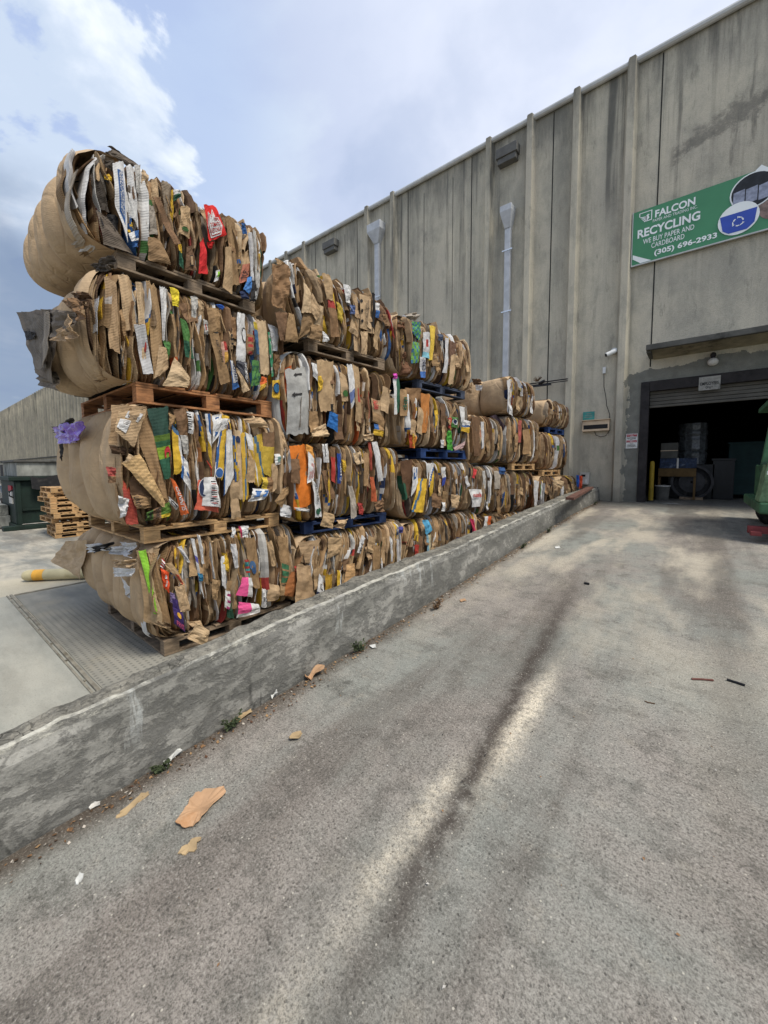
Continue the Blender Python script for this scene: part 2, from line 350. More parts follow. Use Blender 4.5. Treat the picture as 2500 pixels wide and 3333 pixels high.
def mat_curb():
    m, g = newmat('curb_concrete')
    p = g.n('ShaderNodeNewGeometry').outputs['Position']; x, y, z = g.sep(p)
    kc = g.n('ShaderNodeSeparateColor', {0: g.n('ShaderNodeVertexColor', layer_name='Col').outputs[0]}).outputs
    h, top = kc[0], kc[1]
    base = g.mix(g.ss(g.noise(g.mapv(p, (1, .6, 1.6)), 2.4, 7, .62), .4, .6), lin('7C7B74'), lin('9B9991'))
    dk = g.ss(g.math('ADD', g.noise(g.mapv(p, (1, .8, 1.5)), 6.5, 10, .82, .25), g.math('MULTIPLY', g.ss(y, 1.5, 6.), .05)), .47, .57)
    c = g.mix(g.math('MULTIPLY', dk, .62), base, g.mix(g.noise(p, 14, 6), lin('474744'), lin('6A6964')))
    low = g.ss(g.math('ADD', h, g.math('MULTIPLY', g.noise(p, 5, 6, .7), .5)), .62, .2)
    c = g.mix(g.math('MULTIPLY', low, .6), c, lin('43433F'))
    run = g.ss(g.noise(g.mapv(p, (1, 5, .7), loc=(0, 3, 0)), 1., 7, .65), .60, .64)
    c = g.mix(g.math('MULTIPLY', run, g.math('MULTIPLY', g.ss(h, .3, .75), .8)), c, lin('A9ABA6'))
    tp = g.mix(g.ss(g.noise(p, 6, 8, .7), .4, .6), lin('6B6961'), lin('8F8B7F'))
    tp = g.mix(g.math('MULTIPLY', g.ss(g.noise(p, 22, 6, .7), .5, .62), .6), tp, lin('45443E'))
    crk = g.vor(g.n('ShaderNodeVectorMath', {0: p, 1: g.n('ShaderNodeVectorMath', {0: g.n('ShaderNodeTexNoise', {'Vector': p, 'Scale': 9., 'Detail': 5.}).outputs[1], 1: (.08, .08, .08)}, operation='MULTIPLY').outputs[0]}, operation='ADD').outputs[0], 24, 'DISTANCE_TO_EDGE')
    tp = g.mix(g.math('MULTIPLY', g.ss(crk, .05, .0), g.math('MULTIPLY', g.ss(g.noise(p, 2.7, 5), .42, .58), .85)), tp, lin('34322D'))
    c = g.mix(top, c, tp)
    edge = g.ss(g.math('ADD', h, g.math('MULTIPLY', g.math('SUBTRACT', g.noise(g.mapv(p, (1, 1, 3)), 9, 8, .8), .5), .55)), .93, .97)
    edge = g.math('MULTIPLY', edge, g.ss(top, .95, .5))
    c = g.mix(g.math('MULTIPLY', g.math('MULTIPLY', edge, g.ss(g.noise(g.mapv(p, (1, 1, 1)), 3.3, 7, .7), .42, .56, .0, 1.)), .8), c, lin('C4C1B3'))
    # hairline cracks down the face
    ck2 = g.vor(g.mapv(p, (1, 1.1, .5)), 1.9, 'DISTANCE_TO_EDGE')
    wv = g.math('ADD', ck2, g.math('MULTIPLY', g.math('SUBTRACT', g.noise(p, 11, 5, .7), .5), .06))
    c = g.mix(g.math('MULTIPLY', g.math('MULTIPLY', g.ss(wv, .012, .0), g.math('MULTIPLY', g.ss(top, .6, .1), g.ss(g.noise(p, 1.3, 4), .58, .66))), .6), c, lin('2E2E2B'))
    gr = g.noise(p, 60, 5, .7)
    c = g.mix(g.math('MULTIPLY', g.ss(gr, .5, .7), .25), c, lin('3A3A37'))
    finish(g, c, .9, g.math('ADD', g.math('ADD', gr, g.math('MULTIPLY', dk, -.5)), g.math('MULTIPLY', g.ss(crk, .0, .05), top)), .7, .012, 0, .2)
mat_curb()
# ---------------------------------------------------------------- object helpers
COL = scene.collection
def obj(name, verts, faces, mat, parent=None, cols=None, smooth=False, solid=0.):
    me = bpy.data.meshes.new(name); me.from_pydata([tuple(v) for v in verts], [], faces)
    if cols is not None:
        at = me.color_attributes.new('Col', 'FLOAT_COLOR', 'CORNER')
        arr = np.ones((len(me.loops), 4), dtype=np.float32)
        ls = np.array([p.loop_total for p in me.polygons]); arr[:, :3] = np.repeat(np.array(cols, dtype=np.float32), ls, axis=0)
        at.data.foreach_set('color', arr.ravel())
    if smooth: me.polygons.foreach_set('use_smooth', [True]*len(me.polygons))
    me.materials.append(MATS[mat]); me.update()
    o = bpy.data.objects.new(name, me); COL.objects.link(o)
    if parent is not None: o.parent = parent
    if solid:
        md = o.modifiers.new('thickness', 'SOLIDIFY'); md.thickness = solid; md.offset = -1
    return o
def tag(o, label=None, cat=None, group=None, kind=None):
    if label: o['label'] = label
    if cat: o['category'] = cat
    if group: o['group'] = group
    if kind: o['kind'] = kind
    return o
def empty(name, loc, label, cat, rz=0., group=None):
    o = bpy.data.objects.new(name, None); COL.objects.link(o); o.location = loc; o.rotation_euler = (0, 0, rz)
    o.empty_display_size = .1
    return tag(o, label, cat, group)
class MB:
    def __init__(s): s.v = []; s.f = []; s.c = []
    def quad(s, a, b, c, d, col=None):
        n = len(s.v); s.v += [a, b, c, d]; s.f.append((n, n+1, n+2, n+3)); s.c.append(col or (1, 1, 1))
    def box(s, x0, x1, y0, y1, z0, z1, col=None):
        n = len(s.v)
        s.v += [(x, y, z) for x in (x0, x1) for y in (y0, y1) for z in (z0, z1)]
        for q in ((0, 1, 3, 2), (4, 6, 7, 5), (0, 4, 5, 1), (2, 3, 7, 6), (0, 2, 6, 4), (1, 5, 7, 3)):
            s.f.append(tuple(n+i for i in q)); s.c.append(col or (1, 1, 1))
        return s
    def tube(s, pts, r, n=8, cap=True):
        pts = [Vector(p) for p in pts]; base = len(s.v)
        rr = r if isinstance(r, (list, tuple)) else [r]*len(pts)
        up = Vector((0, 0, 1))
        for i, p in enumerate(pts):
            d = (pts[min(i+1, len(pts)-1)]-pts[max(i-1, 0)]).normalized()
            a = d.cross(up if abs(d.z) < .95 else Vector((1, 0, 0))).normalized(); b = d.cross(a)
            for k in range(n):
                t = 2*math.pi*k/n; s.v.append(tuple(p+a*(rr[i]*math.cos(t))+b*(rr[i]*math.sin(t))))
        for i in range(len(pts)-1):
            for k in range(n):
                s.f.append((base+i*n+k, base+i*n+(k+1) % n, base+(i+1)*n+(k+1) % n, base+(i+1)*n+k)); s.c.append((1, 1, 1))
        if cap:
            s.f.append(tuple(base+k for k in range(n))[::-1]); s.f.append(tuple(base+(len(pts)-1)*n+k for k in range(n))); s.c += [(1, 1, 1)]*2
        return s
    def grid(s, P, cols=None):   # P[i][j] points
        n = len(s.v); a = len(P); b = len(P[0])
        for r_ in P: s.v += [tuple(q) for q in r_]
        for i in range(a-1):
            for j in range(b-1):
                s.f.append((n+i*b+j, n+(i+1)*b+j, n+(i+1)*b+j+1, n+i*b+j+1)); s.c.append(cols(i, j) if cols else (1, 1, 1))
        return s
    def build(s, name, mat, parent=None, cols=False, smooth=False, solid=0., bevel=0.):
        o = obj(name, s.v, s.f, mat, parent, s.c if cols else None, smooth, solid)
        if bevel:
            md = o.modifiers.new('bevel', 'BEVEL'); md.width = bevel; md.segments = 2; md.limit_method = 'ANGLE'
        return o
def nz(x, y, z=0.): return noise.noise(Vector((x, y, z)))
# text: flat glyph mesh normalised to a 0..1 box
_tc = {}
def glyphs(s, bold=0.0):
    key = (s, bold)
    if key in _tc: return _tc[key]
    cu = bpy.data.curves.new('lettering', 'FONT'); cu.body = s; cu.offset = bold; cu.resolution_u = 3; cu.align_x = 'CENTER'
    o = bpy.data.objects.new('lettering', cu); COL.objects.link(o)
    dg = bpy.context.evaluated_depsgraph_get(); me = o.evaluated_get(dg).to_mesh()
    v = np.array([q.co[:2] for q in me.vertices]); f = [tuple(p.vertices) for p in me.polygons]
    o.evaluated_get(dg).to_mesh_clear(); bpy.data.objects.remove(o); bpy.data.curves.remove(cu)
    mn, mx = v.min(0), v.max(0); v = (v-mn)/(mx-mn)
    _tc[key] = (v, f); return v, f
def text_on(mb, S, s, box, rot=0, bold=.02, col=None, off=.004):
    v, f = glyphs(s, bold); u0, v0, u1, v1 = box; n = len(mb.v)
    for a, b in v:
        if rot == 0: uu, vv = u0+a*(u1-u0), v0+b*(v1-v0)
        elif rot == 90: uu, vv = u1-b*(u1-u0), v0+a*(v1-v0)
        else: uu, vv = u0+b*(u1-u0), v1-a*(v1-v0)
        mb.v.append(tuple(S(uu, vv, off)))
    for q in f: mb.f.append(tuple(n+i for i in q)); mb.c.append(col or (1, 1, 1))
def poly_on(mb, S, pts, col=None, off=.003):
    n = len(mb.v); mb.v += [tuple(S(a, b, off)) for a, b in pts]; mb.f.append(tuple(range(n, n+len(pts)))); mb.c.append(col or (1, 1, 1))
def oval(cx, cy, rx, ry, n=28): return [(cx+rx*math.cos(2*math.pi*k/n), cy+ry*math.sin(2*math.pi*k/n)) for k in range(n)]
# ================================================================ SETTING
def rz(y):
    P = [(-60, 0.0), (-10, .02), (-3, .17), (.2, .26), (1.2, .32), (1.7, .34), (2.5, .38), (3.7, .46), (5.8, .60), (9.1, .78), (11.8, .865)]
    return float(np.interp(y, [a for a, _ in P], [b for _, b in P]))
def rzs(y): return sum(rz(y+d) for d in (-.8, -.4, 0, .4, .8))/5 if y < 11 else rz(y)
def ground_grid(name, xs, ys, zf, mat):
    mb = MB(); mb.grid([[(x, y, zf(x, y)) for y in ys] for x in xs])
    mb.f = [q[::-1] if False else q for q in mb.f]
    return tag(mb.build(name, mat, smooth=True), kind='structure')
ys = list(np.concatenate([np.linspace(-60, -6, 10), np.linspace(-5, 11.745, 80)]))
ground_grid('ramp', list(np.linspace(-2.04, 4, 40))+[8, 20, 60], ys, lambda x, y: rzs(y)+.006*nz(x*1.3, y*1.3), 'ramp_concrete')
def yz(x, y): return -min(.75, max(0., (-x-16.8)*.5))
ground_grid('yard', [-400, -200, -120, -80, -50, -35, -25, -20, -18.4, -16.9, -15, -12, -9, -7, -5, -3, -2.2], [-300, -100, -40, -15, -5, 0, 5, 11.745], yz, 'yard_concrete')
mb = MB(); mb.box(-7.3, -2.42, .93, 11.5, -.05, .006)
tag(mb.build('scale_deck', 'deck_steel'), kind='structure')
mb = MB(); mb.box(-7.38, -2.45, .885, .915, -.03, .018); mb.box(-7.38, -2.45, .85, .868, -.03, .012)
for k in range(9): mb.box(-7.2+k*.55, -7.17+k*.55, .87, .884, -.02, .015)
mb.box(-7.36, -7.32, .93, 11.5, -.03, .016)
tag(mb.build('scale_edge_rail', 'rail', bevel=.006), 'rusty steel edge rail of the truck scale crossing the slab', 'rail')
# floor inside the warehouse
mb = MB(); mb.quad((-6, 11.75, .862), (9, 11.75, .862), (9, 27, .862), (-6, 27, .862))
tag(mb.build('warehouse_floor', 'ramp_concrete'), kind='structure')
# ---------------------------------------------------------------- low retaining wall
def ctop(y): return float(np.interp(y, [-6, .2, .8, 1.25, 2.5, 3.7, 5.8, 9, 11.75], [.5, .68, .715, .755, .81, .85, .97, 1.14, 1.21]))
def retaining():
    root = empty('retaining_wall', (-2.15, 5, 0), 'long low concrete retaining wall with flaking grey paint between bales and ramp', 'retaining wall')
    N = 520; yy = np.linspace(-5, 11.7, N); mb = MB(); rows = []
    for y in yy:
        t = ctop(y)+.018*nz(y*1.4, 3)+.010*nz(y*7, 1)+.004*nz(y*23, 7); b = rzs(y)-.06; r = []
        for k in range(15):           # front face, bottom to top
            h = k/14; z = b+(t-b)*h
            x = -2.0-.02*h+.012*nz(y*2.2, z*3, 1)+.006*nz(y*9, z*9, 4)
            if h > .9: x -= .012+.02*max(0, nz(y*6, 5.5))+.015*max(0, nz(y*19, 2.5))
            r.append((x, y, z, h, 0))
        tw = float(np.interp(y, [0, 1, 2.4, 12], [.14, .19, .25, .28]))
        for k in range(1, 7):
            a = k/6; r.append((-2.03-tw*a, y, t+.006*nz(y*12, a*5, 2)+.012*math.sin(math.pi*a)-(.02*(.5+nz(y*8, 9.9)) if k == 6 else 0), 1, 1))
        r.append((-2.06-tw, y, -.02, 0, 0)); rows.append(r)
    C = lambda i, j: (rows[i][j][3], rows[i][j][4] if j > 13 else 0, 0)
    mb.grid([[q[:3] for q in r] for r in rows], C)
    mb.v = [(a+2.15, b-5, c) for a, b, c in mb.v]
    mb.build('wall_body', 'curb_concrete', root, cols=True)
    e = MB(); t = ctop(11.7); e.box(-.15, .15, -10.02, -9.99, 0, .5); e.build('end_cap', 'canopy', root)
retaining()
# ================================================================ WAREHOUSE
WY = 11.75; WX0 = -112; WX1 = 13.; TOP = 11.45
wh = empty('warehouse', (0, WY, .86), 'long grey ribbed concrete warehouse with an open loading door', 'warehouse')
def wpart(name, mb, mat, bevel=0., smooth=False):
    mb.v = [(x, y-WY, z-.86) for x, y, z in mb.v]
    return mb.build(name, mat, wh, smooth=smooth, bevel=bevel)
DX0, DX1, DZ = -1.18, 4.3, 3.84
mb = MB()
def wq(x0, x1, z0, z1, y=WY): mb.quad((x0, y, z0), (x1, y, z0), (x1, y, z1), (x0, y, z1))
wq(WX0, DX0, -1.5, TOP); wq(DX1, WX1, -1.5, TOP); wq(DX0, DX1, DZ, TOP)
mb.box(WX0, WX0+.3, WY+.01, WY+30, -1.5, TOP); mb.box(WX1-.3, WX1, WY+.01, WY+30, -1.5, TOP)
wpart('wall', mb, 'wall')
mb = MB(); mb.box(WX0, WX1, WY+.02, WY+30, TOP-.1, TOP+.12); wpart('roof', mb, 'roofing')
mb = MB(); mb.tube([(WX0, WY-.07, TOP), (WX1, WY-.07, TOP)], .075, 10); mb.box(WX0, WX1, WY-.06, WY+.05, TOP-.02, TOP+.06)
mb.box(WX0, WX1, WY+.3, WY+.6, TOP+.1, TOP+.33)
wpart('coping', mb, 'coping')
def rib(x, z0, z1, d=.17, wt=.075, wb=.14):
    m_ = MB()
    P = [(x-wb, WY+.01), (x-wt, WY-d), (x+wt, WY-d), (x+wb, WY+.01)]
    zs = [z0, (z0+z1)/2, z1-.03, z1]
    for z, k in zip(zs, (1, 1, 1, .8)):
        m_.v += [(x+(a-x)*k, b, z) for a, b in P]
    for i in range(3):
        for j in range(3): m_.f.append((i*4+j, i*4+j+1, i*4+j+5, i*4+j+4)); m_.c.append((1, 1, 1))
    m_.f.append((12, 13, 14, 15)); m_.c.append((1, 1, 1))
    return m_
k = 0; x = -1.01
nrib = 0
while x > -108:
    c = x-1.21; smooth_panel = k in (2, 4)
    if not smooth_panel and c < 0:
        for dx in (.61, -.61):
            wpart('pilaster', rib(c+dx, 3.3 if c < -28 else -.1, TOP+.09 if c > -28 else TOP+.02, .17 if c > -28 else .3), 'wall')
    x -= 2.42; k += 1
# dark joints between the panels
mb = MB()
for k in range(0, 12):
    x = -1.01-2.42*k
    mb.box(x-.013, x+.013, WY-.006, WY+.01, 4.2 if k == 0 else .0, TOP-.08)
for k in (2, 4):
    c = -1.01-2.42*k-1.21
    for dx in (-.55, .55): mb.box(c+dx-.006, c+dx+.006, WY-.004, WY+.01, .5, TOP-.4)
wpart('panel_joint', mb, 'joint')
# far end: the ribbed panels stop above a row of dock openings
mb = MB(); mb.box(WX0, -28, WY-.22, WY-.01, 3.16, 3.28)
wpart('ledge', mb, 'canopy')
for k in range(14):
    x = -34-5.2*k
    m_ = MB(); m_.box(x-1.3, x+1.3, WY-.05, WY+.02, -.6, 2.6); wpart('dock_door', m_, 'frame_dark')
# interior box
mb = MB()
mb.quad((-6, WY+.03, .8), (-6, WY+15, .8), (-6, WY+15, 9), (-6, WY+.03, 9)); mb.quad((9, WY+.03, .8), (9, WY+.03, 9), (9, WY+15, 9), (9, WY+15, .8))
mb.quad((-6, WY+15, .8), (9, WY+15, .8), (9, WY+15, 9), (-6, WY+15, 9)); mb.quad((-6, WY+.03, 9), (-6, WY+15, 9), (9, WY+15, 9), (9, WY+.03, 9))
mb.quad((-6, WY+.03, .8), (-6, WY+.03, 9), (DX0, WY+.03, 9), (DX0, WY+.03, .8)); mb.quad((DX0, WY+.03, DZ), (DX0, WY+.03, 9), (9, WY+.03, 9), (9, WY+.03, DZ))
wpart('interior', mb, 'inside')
# door frame, shutter, canopy
mb = MB(); mb.box(DX0, DX0+.18, WY-.05, WY+.15, .86, DZ); mb.box(DX1-.27, DX1, WY-.05, WY+.35, .86, DZ); mb.box(DX0+.18, DX1-.27, WY-.048, WY+.15, DZ-.24, DZ)
wpart('door_frame', mb, 'frame_dark', .01)
mb = MB(); zt = DZ-.23
for i in range(4): mb.box(DX0+.182, DX1-.272, WY+.10+.01*(i % 2), WY+.16, zt-.085*(i+1)+.008, zt-.085*i)
mb.box(DX0+.182, DX1-.272, WY+.08, WY+.17, zt-.40, zt-.345)
wpart('roll_up_door', mb, 'shutter', .006)
mb = MB(); x0, x1 = -1.04, 6.
yf = WY-.80
mb.box(x0, x1, yf, yf+.10, 4.42, 4.545); mb.box(x0, x1, yf+.10, WY, 4.50, 4.54); mb.box(x0, x0+.09, yf+.10, WY, 4.38, 4.498)
wpart('canopy', mb, 'canopy', .012)
mb = MB(); mb.quad((x0+.09, yf+.10, 4.46), (x1, yf+.10, 4.46), (x1, WY, 4.36), (x0+.09, WY, 4.36)); wpart('soffit', mb, 'soffit')
# scuppers and downspouts
def scupper(x, z, w=.62):
    m_ = MB(); m_.box(x-w/2, x+w/2, WY-.26, WY, z, z+.26); m_.box(x-w/2+.04, x+w/2-.04, WY-.22, WY, z-.16, z-.002)
    wpart('scupper', m_, 'galv_dull', .01)
scupper(-4.66, 10.72); scupper(-12.05, 10.7, .7)
def downspout(x, z, w, ztop, pw=.17, pd=.15):
    m_ = MB(); a, b = w/2, pw/2
    y0, y1 = WY-.33, WY
    m_.box(x-a, x+a, y0, y1, ztop-.02, z+.3) if z+.3 > ztop else None
    m_.v += [(x-a, y0, ztop-.02), (x+a, y0, ztop-.02), (x+a, y1, ztop-.02), (x-a, y1, ztop-.02), (x-b, WY-pd-.02, ztop-.42), (x+b, WY-pd-.02, ztop-.42), (x+b, y1, ztop-.42), (x-b, y1, ztop-.42)]
    n = len(m_.v)-8
    for q in ((0, 4, 5, 1), (1, 5, 6, 2), (0, 3, 7, 4)): m_.f.append(tuple(n+i for i in q)); m_.c.append((1, 1, 1))
    h_ = wpart('rain_head', m_, 'galv', .008)
    m_ = MB(); m_.box(x-b, x+b, WY-pd, WY-.02, .9, ztop-.40); wpart('downspout', m_, 'galv', .008)
    m_ = MB()
    for zz in (6.35, 3.6, 8.1): m_.box(x-b-.07, x+b+.07, WY-pd-.012, WY-pd+.02, zz, zz+.035)
    wpart('downspout_strap', m_, 'chrome')
downspout(-4.62, 9.0, .34, 9.15); downspout(-9.6, 10.4, .62, 10.45, .2)
# ================================================================ wall mounted things
def wallS(x0, x1, z0, z1, y):
    return lambda u, v, o=0: (x0+(x1-x0)*u, y-o, z0+(z1-z0)*v)
def banner():
    x0, x1, z0, z1, y = -1.47, 2.62, 6.69, 7.93, WY-.10
    r = empty('banner', (x0, y, z0), 'green recycling company banner with white lettering and a phone number', 'banner')
    H = z1-z0
    def loc(m_): m_.v = [(a-x0, b-y, c-z0) for a, b, c in m_.v]; return m_
    S = lambda u, v, o=0: (x0+u*H, y-o, z0+v*H)      # u in banner heights
    m_ = MB(); m_.box(x0, x1, y, y+.02, z0, z1); loc(m_).build('panel', 'banner_green', r)
    m_ = MB(); m_.box(x0-.015, x1, y-.015, y+.03, z0-.03, z0-.002); m_.box(x0-.02, x0-.002, y-.01, y+.03, z0-.03, z1+.01); loc(m_).build('frame', 'coping', r)
    m_ = MB(); K = 1/1.24
    def T(s, xa, za, xb, zb, bold): text_on(m_, S, s, ((xa-x0)/H, (za-z0)/H, (xb-x0)/H, (zb-z0)/H), 0, bold, off=.006)
    def w(px, py): q = hitY(px, py, y-.006); return q[0], q[2]
    a = w(2132, 709); b = w(2264, 645); T('FALCON', a[0], a[1]+.0, b[0], a[1]+.17, .03)
    T('PAPER AND TRADING INC.', w(2125, 724)[0], w(2125, 724)[1], w(2270, 680)[0], w(2125, 724)[1]+.065, 0)
    T('RECYCLING', w(2075, 778)[0], w(2075, 778)[1], w(2280, 690)[0], w(2075, 778)[1]+.2, .03)
    T('WE BUY PAPER AND', w(2093, 796)[0], w(2093, 796)[1], w(2260, 735)[0], w(2093, 796)[1]+.115, .005)
    T('CARDBOARD', w(2120, 808)[0], w(2120, 808)[1], w(2228, 768)[0], w(2120, 808)[1]+.115, .005)
    T('(305) 696-2933', w(2129, 836)[0], w(2129, 836)[1]+.0, w(2334, 770)[0], w(2129, 836)[1]+.155, .03)
    # emblem: shield outline with three wing strokes
    e0 = w(2081, 706); e1 = w(2123, 694); ex, ez = e0[0], w(2081, 728)[1]; ew = e1[0]-e0[0]; eh = .23
    def E(pts): poly_on(m_, lambda a, b, o: (ex+a*ew, y-o, ez+b*eh), pts, off=.006)
    E([(0, .62), (0, 1), (1, 1), (1, .93), (.07, .93), (.07, .62)]); E([(.93, .1), (1, 0), (1, .93), (.93, .93)]); E([(.5, 0), (1, 0), (.93, .08), (.55, .08)])
    for i in range(4): E([(.05+.1*i, .60-.17*i), (.62, .50-.11*i), (.6, .42-.11*i), (.12+.1*i, .50-.17*i)])
    E([(.5, .5), (.68, .7), (.82, .62), (.72, .55), (.8, .3), (.6, .05), (.5, .2)])
    loc(m_).build('lettering', 'banner_white', r)
    # swooshes
    def arc(cx, cz, r0, r1, a0, a1, mat, off, nm='stripe', n=24):
        q = MB()
        P = [[S(cx+rr*math.cos(R(a0+(a1-a0)*i/n)), cz+rr*math.sin(R(a0+(a1-a0)*i/n)), off) for rr in (r0, r1)] for i in range(n+1)]
        q.grid(P); loc(q).build(nm, mat, r)
    arc(2.35, 1.55, .72, .82, 222, 318, 'banner_white', .004); arc(2.35, 1.55, .60, .72, 230, 310, 'banner_light', .0035)
    q = MB(); poly_on(q, S, [(1.72, .995), (2.98, .995), (2.8, .88), (2.35, .80), (1.95, .86)], off=.0032); loc(q).build('stripe', 'banner_dark', r)
    q = MB(); poly_on(q, S, [(0.01, .12), (.14, .01), (.32, .01), (.17, .1), (.01, .2)], off=.004); loc(q).build('stripe', 'banner_white', r)
    q = MB(); poly_on(q, S, [(2.3, .02), (3.28, .02), (3.28, .30), (2.9, .2), (2.5, .2)], off=.004); loc(q).build('stripe', 'banner_light', r)
    # round pictures
    def cc(px, py): q = w(px, py); return (q[0]-x0)/H, (q[1]-z0)/H
    c1 = cc(2447, 615)
    q = MB(); poly_on(q, S, oval(c1[0]+.02, .70, .30, .295), off=.007); loc(q).build('picture_rim', 'banner_white', r)
    q = MB(); poly_on(q, S, oval(c1[0]+.02, .70, .28, .275), off=.010); loc(q).build('picture', 'banner_black', r)
    q = MB()
    for i in range(3): poly_on(q, S, [(c1[0]-.23+.16*i, .50), (c1[0]-.085+.16*i, .50+.02), (c1[0]-.085+.16*i, .76), (c1[0]-.23+.16*i, .74)], off=.013)
    loc(q).build('picture', 'banner_grey', r)
    c2 = cc(2403, 714)
    q = MB(); poly_on(q, S, oval(c2[0], .30, .27, .265), off=.015); loc(q).build('picture_rim', 'banner_white', r)
    q = MB(); poly_on(q, S, [(c2[0]-.245, .40), (c2[0]+.235, .40), (c2[0]+.21, .17), (c2[0]+.12, .085), (c2[0]-.12, .085), (c2[0]-.2, .15)], off=.019); loc(q).build('picture', 'banner_blue', r)
    q = MB()
    for i in range(3):
        a = R(90+120*i)
        def rot(px, py): return (c2[0]+px*math.cos(a)-py*math.sin(a), .245+px*math.sin(a)+py*math.cos(a))
        for P in ([(.045, -.055), (.062, -.045), (.085, -.005), (.068, .004)], [(.092, .012), (.05, .012), (.068, .004), (.088, .0)],
                  [(.045, .03), (.06, .04), (.045, .062), (.02, .07), (.02, .05), (.036, .045)]):
            poly_on(q, S, [rot(*p_) for p_ in P], off=.022)
    loc(q).build('recycling_symbol', 'banner_white', r)
    c3 = cc(2500, 690)
    q = MB(); poly_on(q, S, oval(c3[0]+.12, .36, .25, .24), off=.0055); loc(q).build('picture', 'banner_brown', r)
banner()
def flat_sign(name, label, x0, x1, z0, z1, y, mat, items, cat='sign'):
    r = empty(name, (x0, y, z0), label, cat)
    m_ = MB(); m_.box(0, x1-x0, 0, .012, 0, z1-z0); m_.build('plate', mat, r)
    S = lambda u, v, o=0: ((x1-x0)*u, -o, (z1-z0)*v)
    for nm, mt, its in items:
        m_ = MB()
        for it in its:
            if isinstance(it[0], str): text_on(m_, S, it[0], it[1], 0, it[2] if len(it) > 2 else .01, off=.005)
            else: poly_on(m_, S, it, off=.002)
        m_.build(nm, mt, r)
rect = lambda a, b, c, d: [(a, b), (c, b), (c, d), (a, d)]
flat_sign('restricted_area_sign', 'white and red restricted area sign left of the open door', -1.46, -1.21, 2.22, 2.59, WY-.02, 'white_plastic', [
    ('red_band', 'red_paint', [rect(.05, .80, .95, .97), rect(.05, .40, .95, .54)]),
    ('white_lettering', 'banner_white', [('RESTRICTED', (.09, .89, .91, .95)), ('AREA', (.33, .81, .67, .87)), ('AREA', (.36, .475, .64, .53)), ('RESTRINGIDA', (.09, .41, .91, .465))]),
    ('black_lettering', 'sign_black', [('AUTHORIZED', (.1, .70, .9, .77)), ('PERSONNEL', (.12, .62, .88, .69)), ('ONLY', (.36, .55, .64, .61)), ('SOLO', (.36, .28, .64, .35)), ('PERSONAL', (.15, .18, .85, .26)), ('AUTORIZADO', (.1, .08, .9, .16))])])
flat_sign('notice', 'faded teal notice board above the scale display', -2.48, -2.20, 3.01, 3.23, WY-.02, 'teal_paint', [
    ('faded_print', 'sign_old', [rect(.3, .72, .72, .80), rect(.2, .5, .8, .56), rect(.15, .3, .85, .36)])])
flat_sign('employee_notice', 'weathered grey employees only notice on the door lintel', -.06, .32, 3.49, 3.79, WY-.075, 'sign_old', [
    ('lettering', 'sign_black', [('EMPLOYEES', (.08, .36, .92, .60)), ('ONLY', (.33, .1, .67, .28))])])
